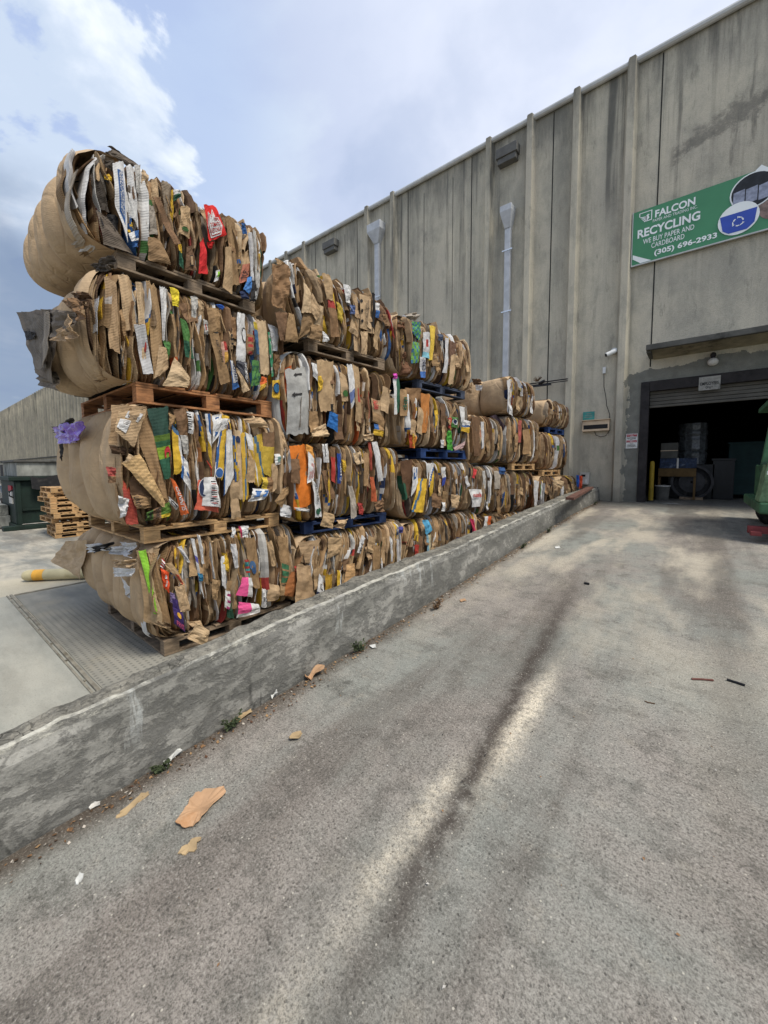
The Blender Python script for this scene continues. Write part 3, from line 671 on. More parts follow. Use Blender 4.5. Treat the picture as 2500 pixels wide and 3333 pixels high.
def mounted():
    r = empty('scale_display', (-2.47, WY-.02, 2.70), 'cream framed wall display with a black readout', 'display')
    m_ = MB(); m_.box(0, .64, -.10, 0, 0, .28); m_.build('case', 'cream', r, bevel=.008)
    m_ = MB(); m_.box(.035, .605, -.104, -.09, .055, .165); m_.build('screen', 'black', r)
    m_ = MB(); m_.box(-.01, .65, -.14, 0, .282, .30); m_.build('hood', 'cream', r)
    m_ = MB(); pts = []
    for px, py in ((1966, 1215), (1966, 1260), (1972, 1290), (1975, 1320), (1985, 1350), (1984, 1366), (1985, 1400), (1972, 1418), (1955, 1422), (1940, 1416), (1935, 1404)):
        q = hitY(px, py, WY-.06); pts.append((q[0], q[1], q[2]))
    r = empty('cable', pts[0], 'black power cable hanging down to the wall display', 'cable')
    P = [Vector(p)-Vector(pts[0]) for p in pts]
    m_.tube(P, .009, 6); m_.build('cord', 'cable', r)
    m_ = MB(); m_.box(-.035, .035, -.0, .06, 0, .16); m_.build('outlet_box', 'white_plastic', r, bevel=.005)
    r = empty('security_camera', (-1.79, WY-.01, 4.70), 'white security camera on the wall left of the door canopy', 'camera')
    m_ = MB(); m_.tube([(0, 0, .02), (0, -.05, .02)], .075, 14); m_.build('mount', 'white_plastic', r)
    m_ = MB(); m_.tube([(0, -.04, 0), (-.03, -.12, -.02)], .03, 8); m_.build('arm', 'white_plastic', r)
    m_ = MB(); m_.tube([(.03, -.10, .0), (-.15, -.22, -.10)], .055, 12); m_.build('camera_body', 'white_plastic', r)
    m_ = MB(); m_.tube([(-.151, -.2205, -.1005), (-.16, -.226, -.105)], .042, 12); m_.build('lens', 'black', r)
    r = empty('meter_box', (-2.50, WY-.01, 1.28), 'small grey electrical meter box low on the wall behind the last bale', 'meter box')
    m_ = MB(); m_.box(0, .23, -.12, 0, 0, .32); m_.build('case', 'white_dull', r, bevel=.008)
    m_ = MB(); m_.box(.05, .15, -.125, -.11, .21, .27); m_.build('window', 'black', r)
    m_ = MB(); m_.box(.15, .19, -.123, -.11, .05, .14); m_.build('sticker', 'white_plastic', r)
    r = empty('door_lamp', (.17, WY-.10, 4.10), 'round white lamp under the door canopy', 'lamp')
    m_ = MB()
    P = [[(.0+.10*math.sin(t)*math.cos(a), .10*math.sin(t)*math.sin(a), .09*math.cos(t)) for a in np.linspace(0, 2*math.pi, 17)] for t in np.linspace(.02, math.pi-.02, 9)]
    m_.grid(P); m_.build('globe', 'white_dull', r, smooth=True)
    m_ = MB(); m_.tube([(0, 0, .06), (0, .0, .14), (0, .09, .18)], .055, 10); m_.build('base', 'frame_dark', r)
    r = empty('conduit_rail', (-3.52, WY-.3, 4.12), 'horizontal metal conduit bolted across two wall ribs', 'conduit')
    m_ = MB(); m_.tube([(-.72, 0, -.0), (.70, 0, .0)], .018, 8); m_.tube([(-.72, 0, -.05), (.70, 0, -.05)], .012, 8); m_.build('pipe', 'dark_steel', r)
    m_ = MB(); m_.box(-.2, .28, -.06, .02, -.11, -.07); m_.tube([(-.05, -.03, -.03), (.12, -.05, .02)], .045, 8); m_.build('bracket', 'dark_steel', r, bevel=.004)
    m_ = MB()
    for i in range(16):
        a = random.uniform(0, 6.28); m_.tube([(-.08, -.03, .04), (-.08+.12*math.cos(a), -.05, .10+.08*math.sin(a))], [.012, .004], 4)
    m_.build('bird_nest', 'deadleaf', r)
mounted()
# ================================================================ inside the door, dimness of the room put into dark base colours
def inside():
    FZ = .865
    def at(px, d):           # x of pixel column at depth plane Y=d
        return hitY(px, 1600, d)[0]
    r = empty('door_bollard', (at(2119, 12.2), 12.2, FZ), 'yellow bollard just inside the open door', 'bollard')
    m_ = MB(); m_.tube([(0, 0, 0), (0, 0, .98), (0, 0, 1.03)], [.055, .055, .035], 14); m_.build('post', 'yellow_paint', r, smooth=False)
    m_ = MB(); m_.tube([(0, 0, .001), (0, 0, .02)], .09, 14); m_.build('base_plate', 'dark_steel', r)
    Y1 = 13.2
    x = at(2140, Y1); r = empty('pallet_bin', (x, Y1, FZ), 'brown carton bin carrying blue boxes inside the door', 'bin')
    m_ = MB(); m_.box(0, .82, 0, .6, .62, .84); m_.box(0, .05, 0, .6, 0, .6); m_.box(.77, .82, 0, .6, 0, .6); m_.build('shelf', 'brown_carton', r)
    r = empty('blue_case', (x+.02, Y1+.02, FZ+.842), 'blue printed case on the brown bin inside the door', 'carton')
    m_ = MB(); m_.box(0, .80, 0, .5, 0, .27); m_.build('carton', 'blue_carton', r, bevel=.01); m_ = MB(); m_.box(.38, .42, -.003, .5, .0, .272); m_.build('tape', 'white_dull', r)
    r = empty('white_case', (x+.03, Y1+.06, FZ+1.114), 'white carton standing on the blue case', 'carton')
    m_ = MB(); m_.box(0, .38, 0, .4, 0, .42); m_.build('carton', 'canopy', r, bevel=.01); m_ = MB(); m_.box(-.002, .382, -.003, .0, .2, .22); m_.build('tape', 'cream', r)  # white carton given dark grey, indoor shade put into its colour
    r = empty('white_drum', (at(2155, 12.9), 12.9, FZ), 'small white pail on the floor under the brown bin', 'pail')
    m_ = MB(); m_.tube([(0, 0, 0), (0, 0, .36)], [.15, .17], 16); m_.build('body', 'canopy', r); m_ = MB(); m_.tube([(0, 0, .361), (0, 0, .385)], .18, 16); m_.build('lid', 'white_dull', r)
    x = at(2250, 13.4); r = empty('steel_coil', (x, 13.4, FZ+.47), 'large dark strapping coil standing on edge inside the warehouse', 'coil')
    for nm, ra, rb, w_, mt in (('rim', .46, .40, .10, 'dark_steel'), ('disc', .40, .28, .04, 'rubber'), ('hub', .28, .03, .07, 'dark_steel')):
        m_ = MB(); P = []
        for i in range(33):
            a = 2*math.pi*i/32; c_, s_ = math.cos(a), math.sin(a)
            P.append([(ra*c_, w_, ra*s_), (ra*c_, -w_, ra*s_), (rb*c_, -w_, rb*s_), (rb*c_, w_, rb*s_)])
        m_.grid(P); m_.build(nm, mt, r)
    m_ = MB(); m_.box(-.25, .25, -.12, .12, -.47, -.40); m_.build('chock', 'wood_old', r)
    x = at(2245, 13.9); r = empty('wrapped_pallet', (x, 14.2, FZ), 'tall load wrapped in shiny plastic film behind the coil', 'wrapped load')
    m_ = MB(); P = []
    for j in range(20):
        z = .95+j*.06; w_ = .33+.03*nz(j*.9, 3)
        P.append([(w_*math.cos(a)*1.0, w_*math.sin(a), z) for a in np.linspace(0, 2*math.pi, 13)])
    m_.grid(P); m_.build('film', 'film_dimmed', r); m_ = MB(); m_.box(-.5, .5, -.3, .5, 0, .94); m_.build('load', 'black', r)
    x = at(2365, 14.5); r = empty('teal_container', (x, 14.5, FZ), 'teal container deep inside the warehouse', 'container')
    m_ = MB(); m_.box(0, 1.9, 0, 1.2, .1, 1.55); m_.build('body', 'teal_dimmed', r, bevel=.02)
    m_ = MB()
    for z in (.5, 1.0, 1.5): m_.box(-.03, 1.93, -.03, 0, z, z+.05)
    m_.build('band', 'teal_dimmed', r)
    x = at(2300, 13.8); r = empty('dark_case', (x+.1, 13.9, FZ), 'dull grey crate between the coil and the teal container', 'crate')
    m_ = MB(); m_.box(0, .45, 0, .5, .0, 1.05); m_.build('body', 'black', r, bevel=.01); m_ = MB(); m_.box(-.02, .47, -.02, .52, 1.051, 1.1); m_.build('lid', 'black', r)
    q = hitY(2415, 1301, 19.); r = empty('ceiling_lamp', (q[0], q[1], q[2]), 'lit lamp hanging in the dark warehouse', 'lamp')
    m_ = MB(); m_.box(-.18, .18, -.05, .05, 0, .03); m_.build('tube', 'lamp_on', r); m_ = MB(); m_.box(-.2, .2, -.08, .08, .031, .08); m_.box(-.005, .005, -.005, .005, .08, 9-q[2]-.02); m_.build('housing', 'dark_steel', r)
    q = hitZ(2165, 1608, FZ); r = empty('paper_heap', (q[0], q[1], FZ), 'heap of white paper on the floor by the yellow bollard', 'paper')
    m_ = MB()
    for i in range(7):
        a = random.uniform(0, 3); cx_, cy_ = random.uniform(-.2, .3), random.uniform(-.1, .2)
        P = [[(cx_+(i_-1)*.13*math.cos(a)-(j_-1)*.1*math.sin(a), cy_+(i_-1)*.13*math.sin(a)+(j_-1)*.1*math.cos(a), .02+.03*i+.04*random.random()) for j_ in range(3)] for i_ in range(3)]
        m_.grid(P)
    m_.build('sheet', 'paper_white', r)
inside()
# ================================================================ BALES
rnd = random.Random(11)
BRN = [lin(h) for h in ('AF9470', 'A28662', '957956', 'B89D7A', '87694A', 'AA8F6E', 'C2A986', '7C6046', '9E805C', '6E543D')]
GRY = [lin(h) for h in ('A89F92', '8D8478', '6E6357', '958672')]
WHT = [lin(h) for h in ('D2D2D0', 'C6C6C6', 'DAD9D5', 'B6B4AE')]
YEL, BLU, GRN, RED, ORA, DRK, SKY, PNK, PUR, DGR, LIM, NAV, KRF = [lin(h) for h in ('D0AA38', '345C92', '4C7A40', 'A23C36', 'CC6430', '2E2C2C', '5FA8CF', 'D8568C', '3E2E66', '2E5A44', '8CC63F', '26314F', '8A5A32')]
def shade(c, k): return tuple(min(1, x*k) for x in c)
def colfn(r):
    """colour pattern along one pressed sheet: returns f(t, u)"""
    q = r.random()
    if q < .70:
        c = shade(r.choice(BRN), r.choice([r.uniform(.45, .75), r.uniform(.75, 1.15), r.uniform(.8, 1.2)]))
        if r.random() < .22:        # a printed block or line of dark ink on the sheet
            a = r.uniform(.1, .8); b = a+r.uniform(.05, .25); ink = r.choice([DRK, DRK, RED, BLU, GRN, WHT[0], KRF]); ink = tuple(.45*i+.55*j for i, j in zip(ink, c)) if r.random() < .6 else ink
            return lambda t, u: ink if a < t < b and .2 < u < .9 else c
        if r.random() < .12:        # banded ink marks
            ph = r.uniform(0, 6); return lambda t, u: shade(c, .55) if math.sin(t*55+ph) > .2 and .3 < t < .65 and .25 < u < .85 else c
        return lambda t, u: c
    if q < .76:
        c = shade(r.choice(GRY), r.uniform(.6, 1)); return lambda t, u: c
    if q < .86:
        c = shade(r.choice(WHT), r.uniform(.85, 1)); a = r.uniform(.1, .8); ink = r.choice([BLU, RED, DRK, GRN, YEL, NAV]); w = r.uniform(.05, .2); p = r.random() < .5
        return lambda t, u: ink if p and a < t < a+w else c
    if q < .92:
        a = r.uniform(.25, .75); s = r.uniform(-.25, .25); top, bot = (WHT[0], YEL) if r.random() < .5 else (YEL, shade(BRN[6], 1.))
        return lambda t, u: BLU if abs(t-a-s*u) < .025 else (top if t > a+s*u else bot)
    c = shade(r.choice([GRN, RED, ORA, DRK, KRF, DRK, DGR, BLU, KRF, NAV, DRK, BRN[9]]), r.uniform(.5, .9))
    a = r.uniform(.2, .9); b = shade(r.choice(BRN), .9)
    return lambda t, u: c if t < a else b
def facepath(H, dh, overhang, r0=.16):
    """right face profile from bottom curl over the face to the top; list of (x, z)"""
    pts = [(-.22, .02), (-.10, .005), (-.03, .05), (0, .14)]
    n = 9
    for i in range(1, n): pts.append((0, .14+(H-.28)*i/n))
    pts += [(0, H-.14), (-.025, H-.05+dh*.6), (-.09, H+dh), (-overhang, H+dh-.01)]
    return pts
def strips(mb, L, H, r, dense, lean, wmul=1., ragged=.035, amp=.14):
    y = -.03; bulge = .05; fine = 2 if dense else 1
    rnd_ = 1. if amp > .145 or not dense else .75
    us = (-1, -.8, 0, .8, 1) if dense else (-1, -.75, .75, 1)
    while y < L:
        w0 = min(.12, max(.007, r.gammavariate(1.25, .0145 if dense else .019)))*wmul
        near = math.exp(-max(0, y)/.10)
        path = facepath(H, r.gauss(0, ragged*.6)-.05*near, r.uniform(.25, .5)*(1-near)+.08)
        n = len(path); ph1, ph2, ph3 = r.uniform(0, 99), r.uniform(0, 99), r.uniform(0, 99)
        ln = r.gauss(lean, .17); q = r.random()
        cuts = [0, n-1]
        if q < .40: cuts = [0, r.uniform(4, n-5), n-1]
        elif q < .55: cuts = [0, r.uniform(3, n*.45), r.uniform(n*.5, n-4), n-1]
        for sgi in range(len(cuts)-1):
            if len(cuts) > 2 and r.random() < .10: continue
            a, b = max(0, cuts[sgi]-r.uniform(0, .8)), min(n-1, cuts[sgi+1]+r.uniform(0, 1.5))
            cf = colfn(r); off = r.gauss(-.005, .030)+(.012 if sgi == 1 else 0); tilt = r.uniform(-1, 1); w = w0*r.uniform(.7, 1.3)
            kz, ka = r.uniform(0, 1), r.gauss(0, .025) if r.random() < .4 else 0
            m = max(3, int((b-a)*fine)); rows = []; tt = []
            for i in range(m+1):
                s_ = a+(b-a)*i/m; i0 = int(min(s_, n-2)); fr = s_-i0
                px = path[i0][0]*(1-fr)+path[i0+1][0]*fr; pz = path[i0][1]*(1-fr)+path[i0+1][1]*fr
                t = s_/(n-1); h = pz/H; hc = min(1, max(0, h))
                px += bulge*math.sin(math.pi*hc)+off+.03*nz(ph1, h*2.2)+.014*nz(ph1+3, h*9)-ka*abs(h-kz)*2
                yy = y+.05*nz(ph2, h*1.6)+.018*nz(ph2+5, h*6)+ln*(h-.5)*.5
                yy += near*rnd_*(.15*(1-math.sqrt(max(0, 1-(2*hc-1)**2))**.62)-amp*.8*math.sqrt(max(0, 1-(2*hc-1)**2)))
                ww = w*(1+.45*nz(ph3, h*2.5)); row = []
                end = i in (0, m)
                for u in us:
                    e = abs(u) > .95; jz = r.uniform(-.02, .02) if end else 0
                    row.append((px+tilt*u*ww*.7-.25*ww*u*u-(.10 if e else 0), yy+u*ww*.5+(-.006 if u < -.95 else .006 if e else 0), pz+jz))
                rows.append(row); tt.append(t)
            k = len(rows[0])-1
            def C(i, j):
                c = cf(tt[i], (j+.5)/k)
                return shade(c, 1.15) if j in (0, k-1) else c
            mb.grid(rows, C)
        y += w0*r.uniform(.45, .85)
def endface(D, H, L, lobes, amp, r, nx=70, nv=22, bot=.35, dx=0., mat='wrap_brown', droop=.0):
    ed = [0]
    ws = [r.uniform(.75, 1.25) for _ in range(lobes)]; s = sum(ws)
    for w in ws: ed.append(ed[-1]+w/s*D)
    nl = max(8, nx//lobes); xs_ = [0.]
    for q_ in range(lobes):
        for i in range(1, nl+1): xs_.append(-(ed[q_]+(ed[q_+1]-ed[q_])*(.5-.5*math.cos(math.pi*i/nl))))
    P = []
    for x in xs_:
        a = -x
        k = max(i for i in range(lobes) if a > ed[i]+1e-7 or i == 0); f = (a-ed[k])/(ed[k+1]-ed[k]); f = .42+.58*f if k == 0 else f; lob = abs(math.sin(math.pi*min(1, f)))**.45
        q = 2*a/D-1
        col = []
        for j in range(nv+1):
            th = -math.pi/2+math.pi*j/nv
            sn, cs = math.sin(th), max(0, math.cos(th))
            z = H/2+H/2*math.copysign(abs(sn)**.8, sn)
            zz0 = z; y = -amp+(.15+amp)*(1-cs**.62)
            y -= (.17*(lob-.8)*cs**.25+.02*cs)*(1. if k or f > .7 else .6)
            sd = min([abs(a-e_) for e_ in ed[1:-1]]+[9]); y += .035*math.exp(-(sd/.008)**2)*cs**.3
            y += .010*math.exp(-sd/.10)*nz(zz0*26, k*7+dx)
            y += .05*max(0, 1-a/.08)**2            # round toward the open side
            y += .14*max(0, (a-D+.3)/.3)**2
            zz = z+(1-abs(q)**3)*.0
            if j < nv/2: zz += bot*max(0, (a-D*.55)/(D*.45))**2*(1-z/H)*H*.6
            else: zz -= .18*max(0, (a-D*.7)/(D*.3))**2*(z/H)
            y += .022*nz(a*2.3+dx, zz*1.7, 5+k*3)+.009*nz(a*9+dx, zz*5, 2)+.018*nz(k*5+dx, zz*2.6)
            zz += .02*nz(a*3, dx, j*.3)*(1 if j > nv*.7 else .3)
            col.append((x, y, zz))
        P.append(col)
    mb = MB(); mb.grid(P); return mb, ed
BALES = {}
def bale(key, Y, L, z0, H, label, rot=-4.86, D=1.8, lobes=4, amp=.14, mat='wrap_brown', dense=1, x=None, seed=0, lean=0., flaps=5, grp='cardboard bales stacked beside the ramp', wmul=1., ragged=.035, endf=True, bot=.35):
    r = random.Random(hash(key) % 1 + sum(ord(c)*(i+3) for i, c in enumerate(key))*7+seed)
    if x is None: x = -3.8+.085*(Y-1.4)
    e = empty('cardboard_bale', (x, Y, z0), label, 'bale', R(rot), grp)
    BALES[key] = (e, Matrix.Translation((x, Y, z0)) @ Matrix.Rotation(R(rot), 4, 'Z'))
    m_ = MB(); m_.box(-D+.16, -.09, .14, L-.08, .07, H-.07); m_.build('core', 'core', e)
    m_ = MB(); strips(m_, L, H, r, dense, lean, wmul, ragged, amp); m_.build('pressed_sheets', 'sheet', e, cols=True, smooth=False)
    if endf:
        m_, ed = endface(D, H, L, lobes, amp, r, bot=bot, dx=len(BALES)*3.1, nx=120 if dense else 44, nv=26 if dense else 14)
        m_.build('wrapping_sheet', mat, e, smooth=True)
        for a in ed[1:-1]:
            m_ = MB()
            m_.tube([(-a, .42, H-.002), (-a, .2, H-.004), (-a, .13, H-.05), (-a, -amp+.135, H*.8), (-a, -amp+.085, H*.5), (-a, -amp+.135, H*.22), (-a, .20, .06)], .008, 5)
            m_.build('baling_wire_seam_shade', 'wire', e)  # wire kept thick and dark to draw the shade in the seam
    # uneven top of folded board
    m_ = MB(); N = 16 if dense else 9; rr = random.Random(r.random())
    P = [[(-.02-(D-.1)*i/N, .12+(L-.16)*j/N, H-.03+.035*nz(i*.9, j*.9, r0)-.05*(i == 0)) for j in range(N+1)] for i in range(N+1)] if (r0 := rr.uniform(0, 50)) else None
    m_.grid(P, lambda i, j: shade(BRN[(i*3+j*j+i*j) % 10], .95)); m_.build('top_sheets', 'sheet', e, cols=True)
    # far end and back side, rough
    m_ = MB()
    P = [[(-.05-(D-.1)*i/10, L-.04+.04*nz(i*.8, j*.7, 4)-.12*abs(2*j/8-1)**4, .02+(H-.04)*j/8) for j in range(9)] for i in range(11)]; m_.grid(P)
    P = [[(-D+.14+.05*nz(i*.8, j*.7, 9)+.12*abs(2*j/8-1)**4, .25+(L-.35)*i/10, .02+(H-.04)*j/8) for j in range(9)] for i in range(11)]; m_.grid(P)
    m_.build('back_sheets', 'wrap_brown', e, smooth=True)
    for i in range(flaps):
        w, h = r.uniform(.06, .16), r.uniform(.14, .42); cy, cz = r.uniform(.1, L-.15), r.uniform(.15, H-h*.5-.05)
        an = r.gauss(0, .25); c = shade(r.choice(BRN+BRN+[WHT[1]]), r.uniform(.85, 1.1)); bx = r.uniform(.05, .09); cur = r.uniform(-.5, .8); ti = r.uniform(-.25, .25)
        P = []; na, nb = 4, 6; ph = r.uniform(0, 50)
        for a_ in range(na+1):
            row = []
            for b_ in range(nb+1):
                uu, vv = (a_/na-.5)*w*(1+.2*nz(ph, b_*.7)), (b_/nb-.5)*h
                row.append((bx+.03*math.sin(math.pi*(cz+vv)/H)+cur*vv*vv+ti*uu+.02*nz(ph+a_*.5, b_*.5)+(.02 if b_ < 2 else 0), cy+uu*math.cos(an)-vv*math.sin(an), cz+uu*math.sin(an)+vv*math.cos(an)+.012*nz(a_*2.1, ph)))
            P.append(row)
        m_ = MB(); m_.grid(P, lambda i_, j_: shade(c, .8) if (j_ == 3) else c); m_.build('loose_flap', 'sheet', e, cols=True, solid=.005)
    return e
def pallet(name_lbl, X, Y, z0, LX, LY, H, mat, rot=-4.86, cat='pallet', grp='pallets under the bales', boards=6):
    """X is the right-hand face, Y the near face; extends to -x and +y"""
    e = empty('wooden_pallet', (X, Y, z0), name_lbl, cat, R(rot), grp)
    t = .020; m_ = MB(); rr = random.Random(X*7+z0)
    m_.box(-LX, -LX+.1, 0, LY, H-2*t-.002, H-t-.001); m_.box(-LX/2-.05, -LX/2+.05, 0, LY, H-2*t-.002, H-t-.001); m_.box(-.1, 0, 0, LY, H-2*t-.002, H-t-.001)
    w = LY/boards
    for i in range(boards):
        s = w*.78
        y0 = i*(LY-s)/(boards-1); m_.box(-LX-.003, .003, y0, y0+s, H-t, H+rr.uniform(-.002, .002))
    m_.build('top_deck', mat, e, bevel=.003)
    m_ = MB()
    for xx in (-LX, -LX/2-.05, -.1): m_.box(xx, xx+.1, 0, LY, 0, t)
    m_.box(-LX+.1, -LX/2-.05, 0, .1, 0, t-.001); m_.box(-LX/2+.05, -.1, 0, .1, 0, t-.001)
    m_.box(-LX+.1, -LX/2-.05, LY-.1, LY, 0, t-.001); m_.box(-LX/2+.05, -.1, LY-.1, LY, 0, t-.001)
    m_.build('bottom_deck', mat, e, bevel=.003)
    for xx in (-LX, -LX/2-.05, -.1):
        for yy in (0, LY/2-.07, LY-.14):
            m_ = MB(); m_.box(xx+.002, xx+.098, yy+.002, yy+.138, t+.001, H-2*t-.003); m_.build('block', mat, e, bevel=.003)
    return e
# nearest stack
bale('A1', 1.50, 1.47, .155, .93, 'lowest bale of the nearest stack, with a pointed cardboard tip at its left end', -1.5, 2.5, 6, .18, x=-3.80, flaps=3, bot=.8)
bale('A2', 1.28, 1.60, 1.235, 1.08, 'second bale up in the nearest stack, with a labelled flap at its corner', -1.0, 2.02, 4, .14, x=-3.80, flaps=2, bot=.3)
bale('A3', 1.14, 1.66, 2.50, .90, 'third bale up in the nearest stack, with a dark box hanging from its left end', -.8, 1.85, 4, .14, x=-3.82, flaps=4, bot=.3)
bale('A4', 1.10, 1.50, 3.555, .74, 'topmost bale of the nearest stack, with a red ketchup sheet on its side', -1.5, 1.8, 5, .17, x=-3.84, flaps=3, ragged=.06, bot=.25)
pallet('weathered grey pallet on the steel scale deck under the lowest near bale', -3.79, 1.46, .008, 1.70, 1.42, .146, 'wood_old', -1.5)
pallet('brown pallet under the bale with the labelled flap in the nearest stack', -3.80, 1.34, 1.085, 1.72, 1.42, .15, 'wood_pale', -1.)
pallet('reddish brown pallet between the second and third bales of the nearest stack', -3.79, 1.33, 2.32, 1.72, 1.36, .18, 'wood_new', -1.)
pallet('dark brown pallet under the topmost bale of the nearest stack', -3.80, 1.24, 3.41, 1.75, 1.27, .145, 'wood_old', -1.5)
# second stack
bale('B1', 3.0, 1.75, .14, .78, 'lowest bale of the second stack, just behind the retaining wall', flaps=7, lean=.3)
bale('B2', 2.90, 1.75, 1.11, .93, 'second bale up in the second stack, orange sheet at its near edge', flaps=4)
bale('B3', 2.86, 1.65, 2.06, 1.03, 'third bale up in the second stack, grey board with arrows at its near end', flaps=10, mat='wrap_grey')
bale('B4', 2.95, 1.62, 3.30, .78, 'topmost bale of the second stack, with ragged brown board sticking up', flaps=10, ragged=.11, wmul=1.3, lean=-.3, endf=True)
pallet('dark blue pallet above the lowest bale of the second stack', -3.68, 3.05, .95, 1.5, 1.45, .145, 'wood_navy')
pallet('brown pallet on the ground under the second stack', -3.67, 3.02, .008, 1.5, 1.45, .13, 'wood_old')
pallet('weathered olive pallet under the topmost bale of the second stack', -3.655, 3.14, 3.14, 1.5, 1.32, .15, 'wood_old')
# third stack
bale('C1', 4.86, 1.95, .14, .76, 'lowest bale of the third stack, light blue flap on top', flaps=4, lean=.2)
bale('C2', 4.93, 1.90, .95, .90, 'second bale up in the third stack, white and yellow printed sheets at its near edge', flaps=4)
bale('C3', 4.85, 1.78, 2.09, .82, 'third bale up in the third stack, resting on a bright blue pallet', flaps=7)
bale('C4', 4.70, 1.92, 3.15, .85, 'topmost bale of the third stack, on a dark pallet', flaps=6, ragged=.08)
pallet('bright blue pallet halfway up the third stack', -3.47, 5.28, 1.905, 1.4, 1.38, .155, 'wood_blue')
pallet('dark slate pallet under the topmost bale of the third stack', -3.475, 5.17, 2.99, 1.4, 1.40, .145, 'wood_black')
pallet('brown pallet on the ground under the third stack', -3.5, 4.9, .008, 1.4, 1.4, .13, 'wood_old')
# fourth and fifth stacks
bale('D1', 6.87, 1.25, .14, .64, 'lowest bale of the fourth stack, orange sheet showing over the retaining wall', dense=0, flaps=3)
bale('D2', 6.87, 1.22, .82, .94, 'second bale up in the fourth stack, with a white chocolate spread sheet', dense=0, flaps=3)
bale('D3', 6.72, 1.22, 1.84, .90, 'small third bale up in the fourth stack, with long tall brown sheets', dense=0, flaps=2, wmul=1.4)
bale('E1', 8.22, 1.30, .14, .58, 'lowest bale of the fifth stack, mostly hidden by the retaining wall', dense=0, flaps=1)
bale('E2', 8.15, 1.35, .74, .92, 'second bale up in the fifth stack, standing behind the retaining wall', dense=0, flaps=3)
bale('E3', 8.05, 1.55, 1.84, 1.0, 'third bale up in the fifth stack, draped with dark plastic sheeting', dense=0, flaps=4, mat='wrap_dark', x=-3.15)
bale('E4', 8.05, 1.15, 2.88, .76, 'topmost bale of the fifth stack, smooth barrel shaped brown wrapping', dense=0, flaps=2, lobes=3, amp=.16, D=1.75, x=-3.1)
bale('F1', 9.70, 1.85, .14, .56, 'lowest bale of the last stack, hidden behind the retaining wall', dense=0, flaps=0, x=-2.95)
bale('F2', 9.66, 1.10, .74, .80, 'second bale up in the last stack, with brown boxes bursting from its top', dense=0, flaps=4, x=-2.95)
bale('G2', 10.62, .95, .74, .76, 'low bale beside the meter box, orange and blue plastic at its far end', dense=0, flaps=3, x=-2.72)
bale('F3', 9.72, 1.75, 1.70, .88, 'third bale up in the last stack, under the blue pallet', dense=0, flaps=3, x=-3.0)
bale('F4', 10.25, 1.28, 2.78, .66, 'topmost bale of the last stack nearest the warehouse wall', dense=0, flaps=1, lobes=3, amp=.14, D=1.5, x=-3.0)
pallet('bright blue pallet under the topmost bale nearest the warehouse wall', -2.98, 10.35, 2.62, 1.2, 1.15, .14, 'wood_blue', boards=5)
pallet('pale pallet on top of the low bale with brown boxes bursting from it', -2.93, 9.8, 1.54, 1.2, 1.2, .14, 'wood_pale', boards=5)
pallet('pale pallet over the second bale of the fifth stack', -3.12, 8.3, 1.69, 1.2, 1.2, .14, 'wood_pale', boards=5)
for y_, l_ in ((6.95, 'fourth'), (8.3, 'fifth'), (9.8, 'last')):
    pallet('old pallet on the ground at the foot of the %s stack' % l_, -3.8+.085*(y_-1.4)+.0, y_, .008, 1.2, 1.1, .13, 'wood_old', boards=5)
# ---------------------------------------------------------------- printed sheets, placed on the bale sides
def patch(key, px, label=None, c=None, pat=None, off=.08, name='printed_sheet', shapes=(), texts=(), crump=.012, bulge=.02, n=(10, 14), mat='sheet', solid=.004, ph=None, vert=None):
    """px: image outline tl, tr, br, bl projected on the plane of the bale's side, 'off' metres proud of it"""
    e, M = BALES[key]; Mi = M.inverted()
    no = M.to_3x3() @ Vector((1, 0, 0)); p0 = M @ Vector((off, 0, 0)); W4 = []
    for x, y in px:
        d = Vector(ray(x, y)); t = (p0-Vector(ORG)).dot(no)/d.dot(no); W4.append(Mi @ (Vector(ORG)+d*t))
    tl, tr, br, bl = W4; ph = rnd.uniform(0, 60) if ph is None else ph
    def S(u, v, o=0.):
        p = (bl*(1-u)+br*u)*(1-v)+(tl*(1-u)+tr*u)*v
        k = crump*(1.6*nz(ph+u*1.7, v*2.6)+.7*nz(ph+u*4, v*7))+bulge*(math.sin(math.pi*max(0, min(1, u)))*.7+math.sin(math.pi*max(0, min(1, v)))*.5-.6)
        return p+Vector((k+o, 0, 0))
    m_ = MB(); a, b = n
    ed = lambda u, v: (u+.05*nz(ph, v*5)*(abs(2*u-1)), v+.04*nz(u*5, ph)*(abs(2*v-1)))
    P = [[S(*ed(i/a, j/b)) for j in range(b+1)] for i in range(a+1)]
    f = pat or (lambda u, v: c)
    m_.grid(P, lambda i, j: f((i+.5)/a, (j+.5)/b)); o = m_.build(name, mat, e, cols=True, solid=solid)
    if label: o['label'] = label
    if shapes or texts:
        for k_, (pts, col) in enumerate(shapes):
            m_ = MB(); poly_on(m_, S, pts, col, off=.008+.0025*k_); m_.build('print_mark', 'sheet', o, cols=True)
        if texts:
            m_ = MB()
            for s, box, rot, col in texts: text_on(m_, S, s, box, rot, .02, col, off=.016)
            m_.build('lettering', 'sheet', o, cols=True)
    return o
Z1 = lambda *q: [(x/1.659, 420+y/1.659) for x, y in q]          # crop coordinates used while measuring
Z2 = lambda *q: [(x/1.659, 1200+y/1.659) for x, y in q]
Z3 = lambda *q: [(800+x/2.765, 800+y/2.765) for x, y in q]
Z4 = lambda *q: [(900+x/2.765, 1350+y/2.765) for x, y in q]
Z5 = lambda *q: [(250+x/2.552, 450+y/2.552) for x, y in q]
Z6 = lambda *q: [(600+x/4.609, 850+y/4.609) for x, y in q]
Z7 = lambda *q: [(300+x/2.552, 1280+y/2.552) for x, y in q]
Z8 = lambda *q: [(100+x/1.8433, 1700+y/1.8433) for x, y in q]
Z9 = lambda *q: [(1300+x/2.37, 900+y/2.37) for x, y in q]
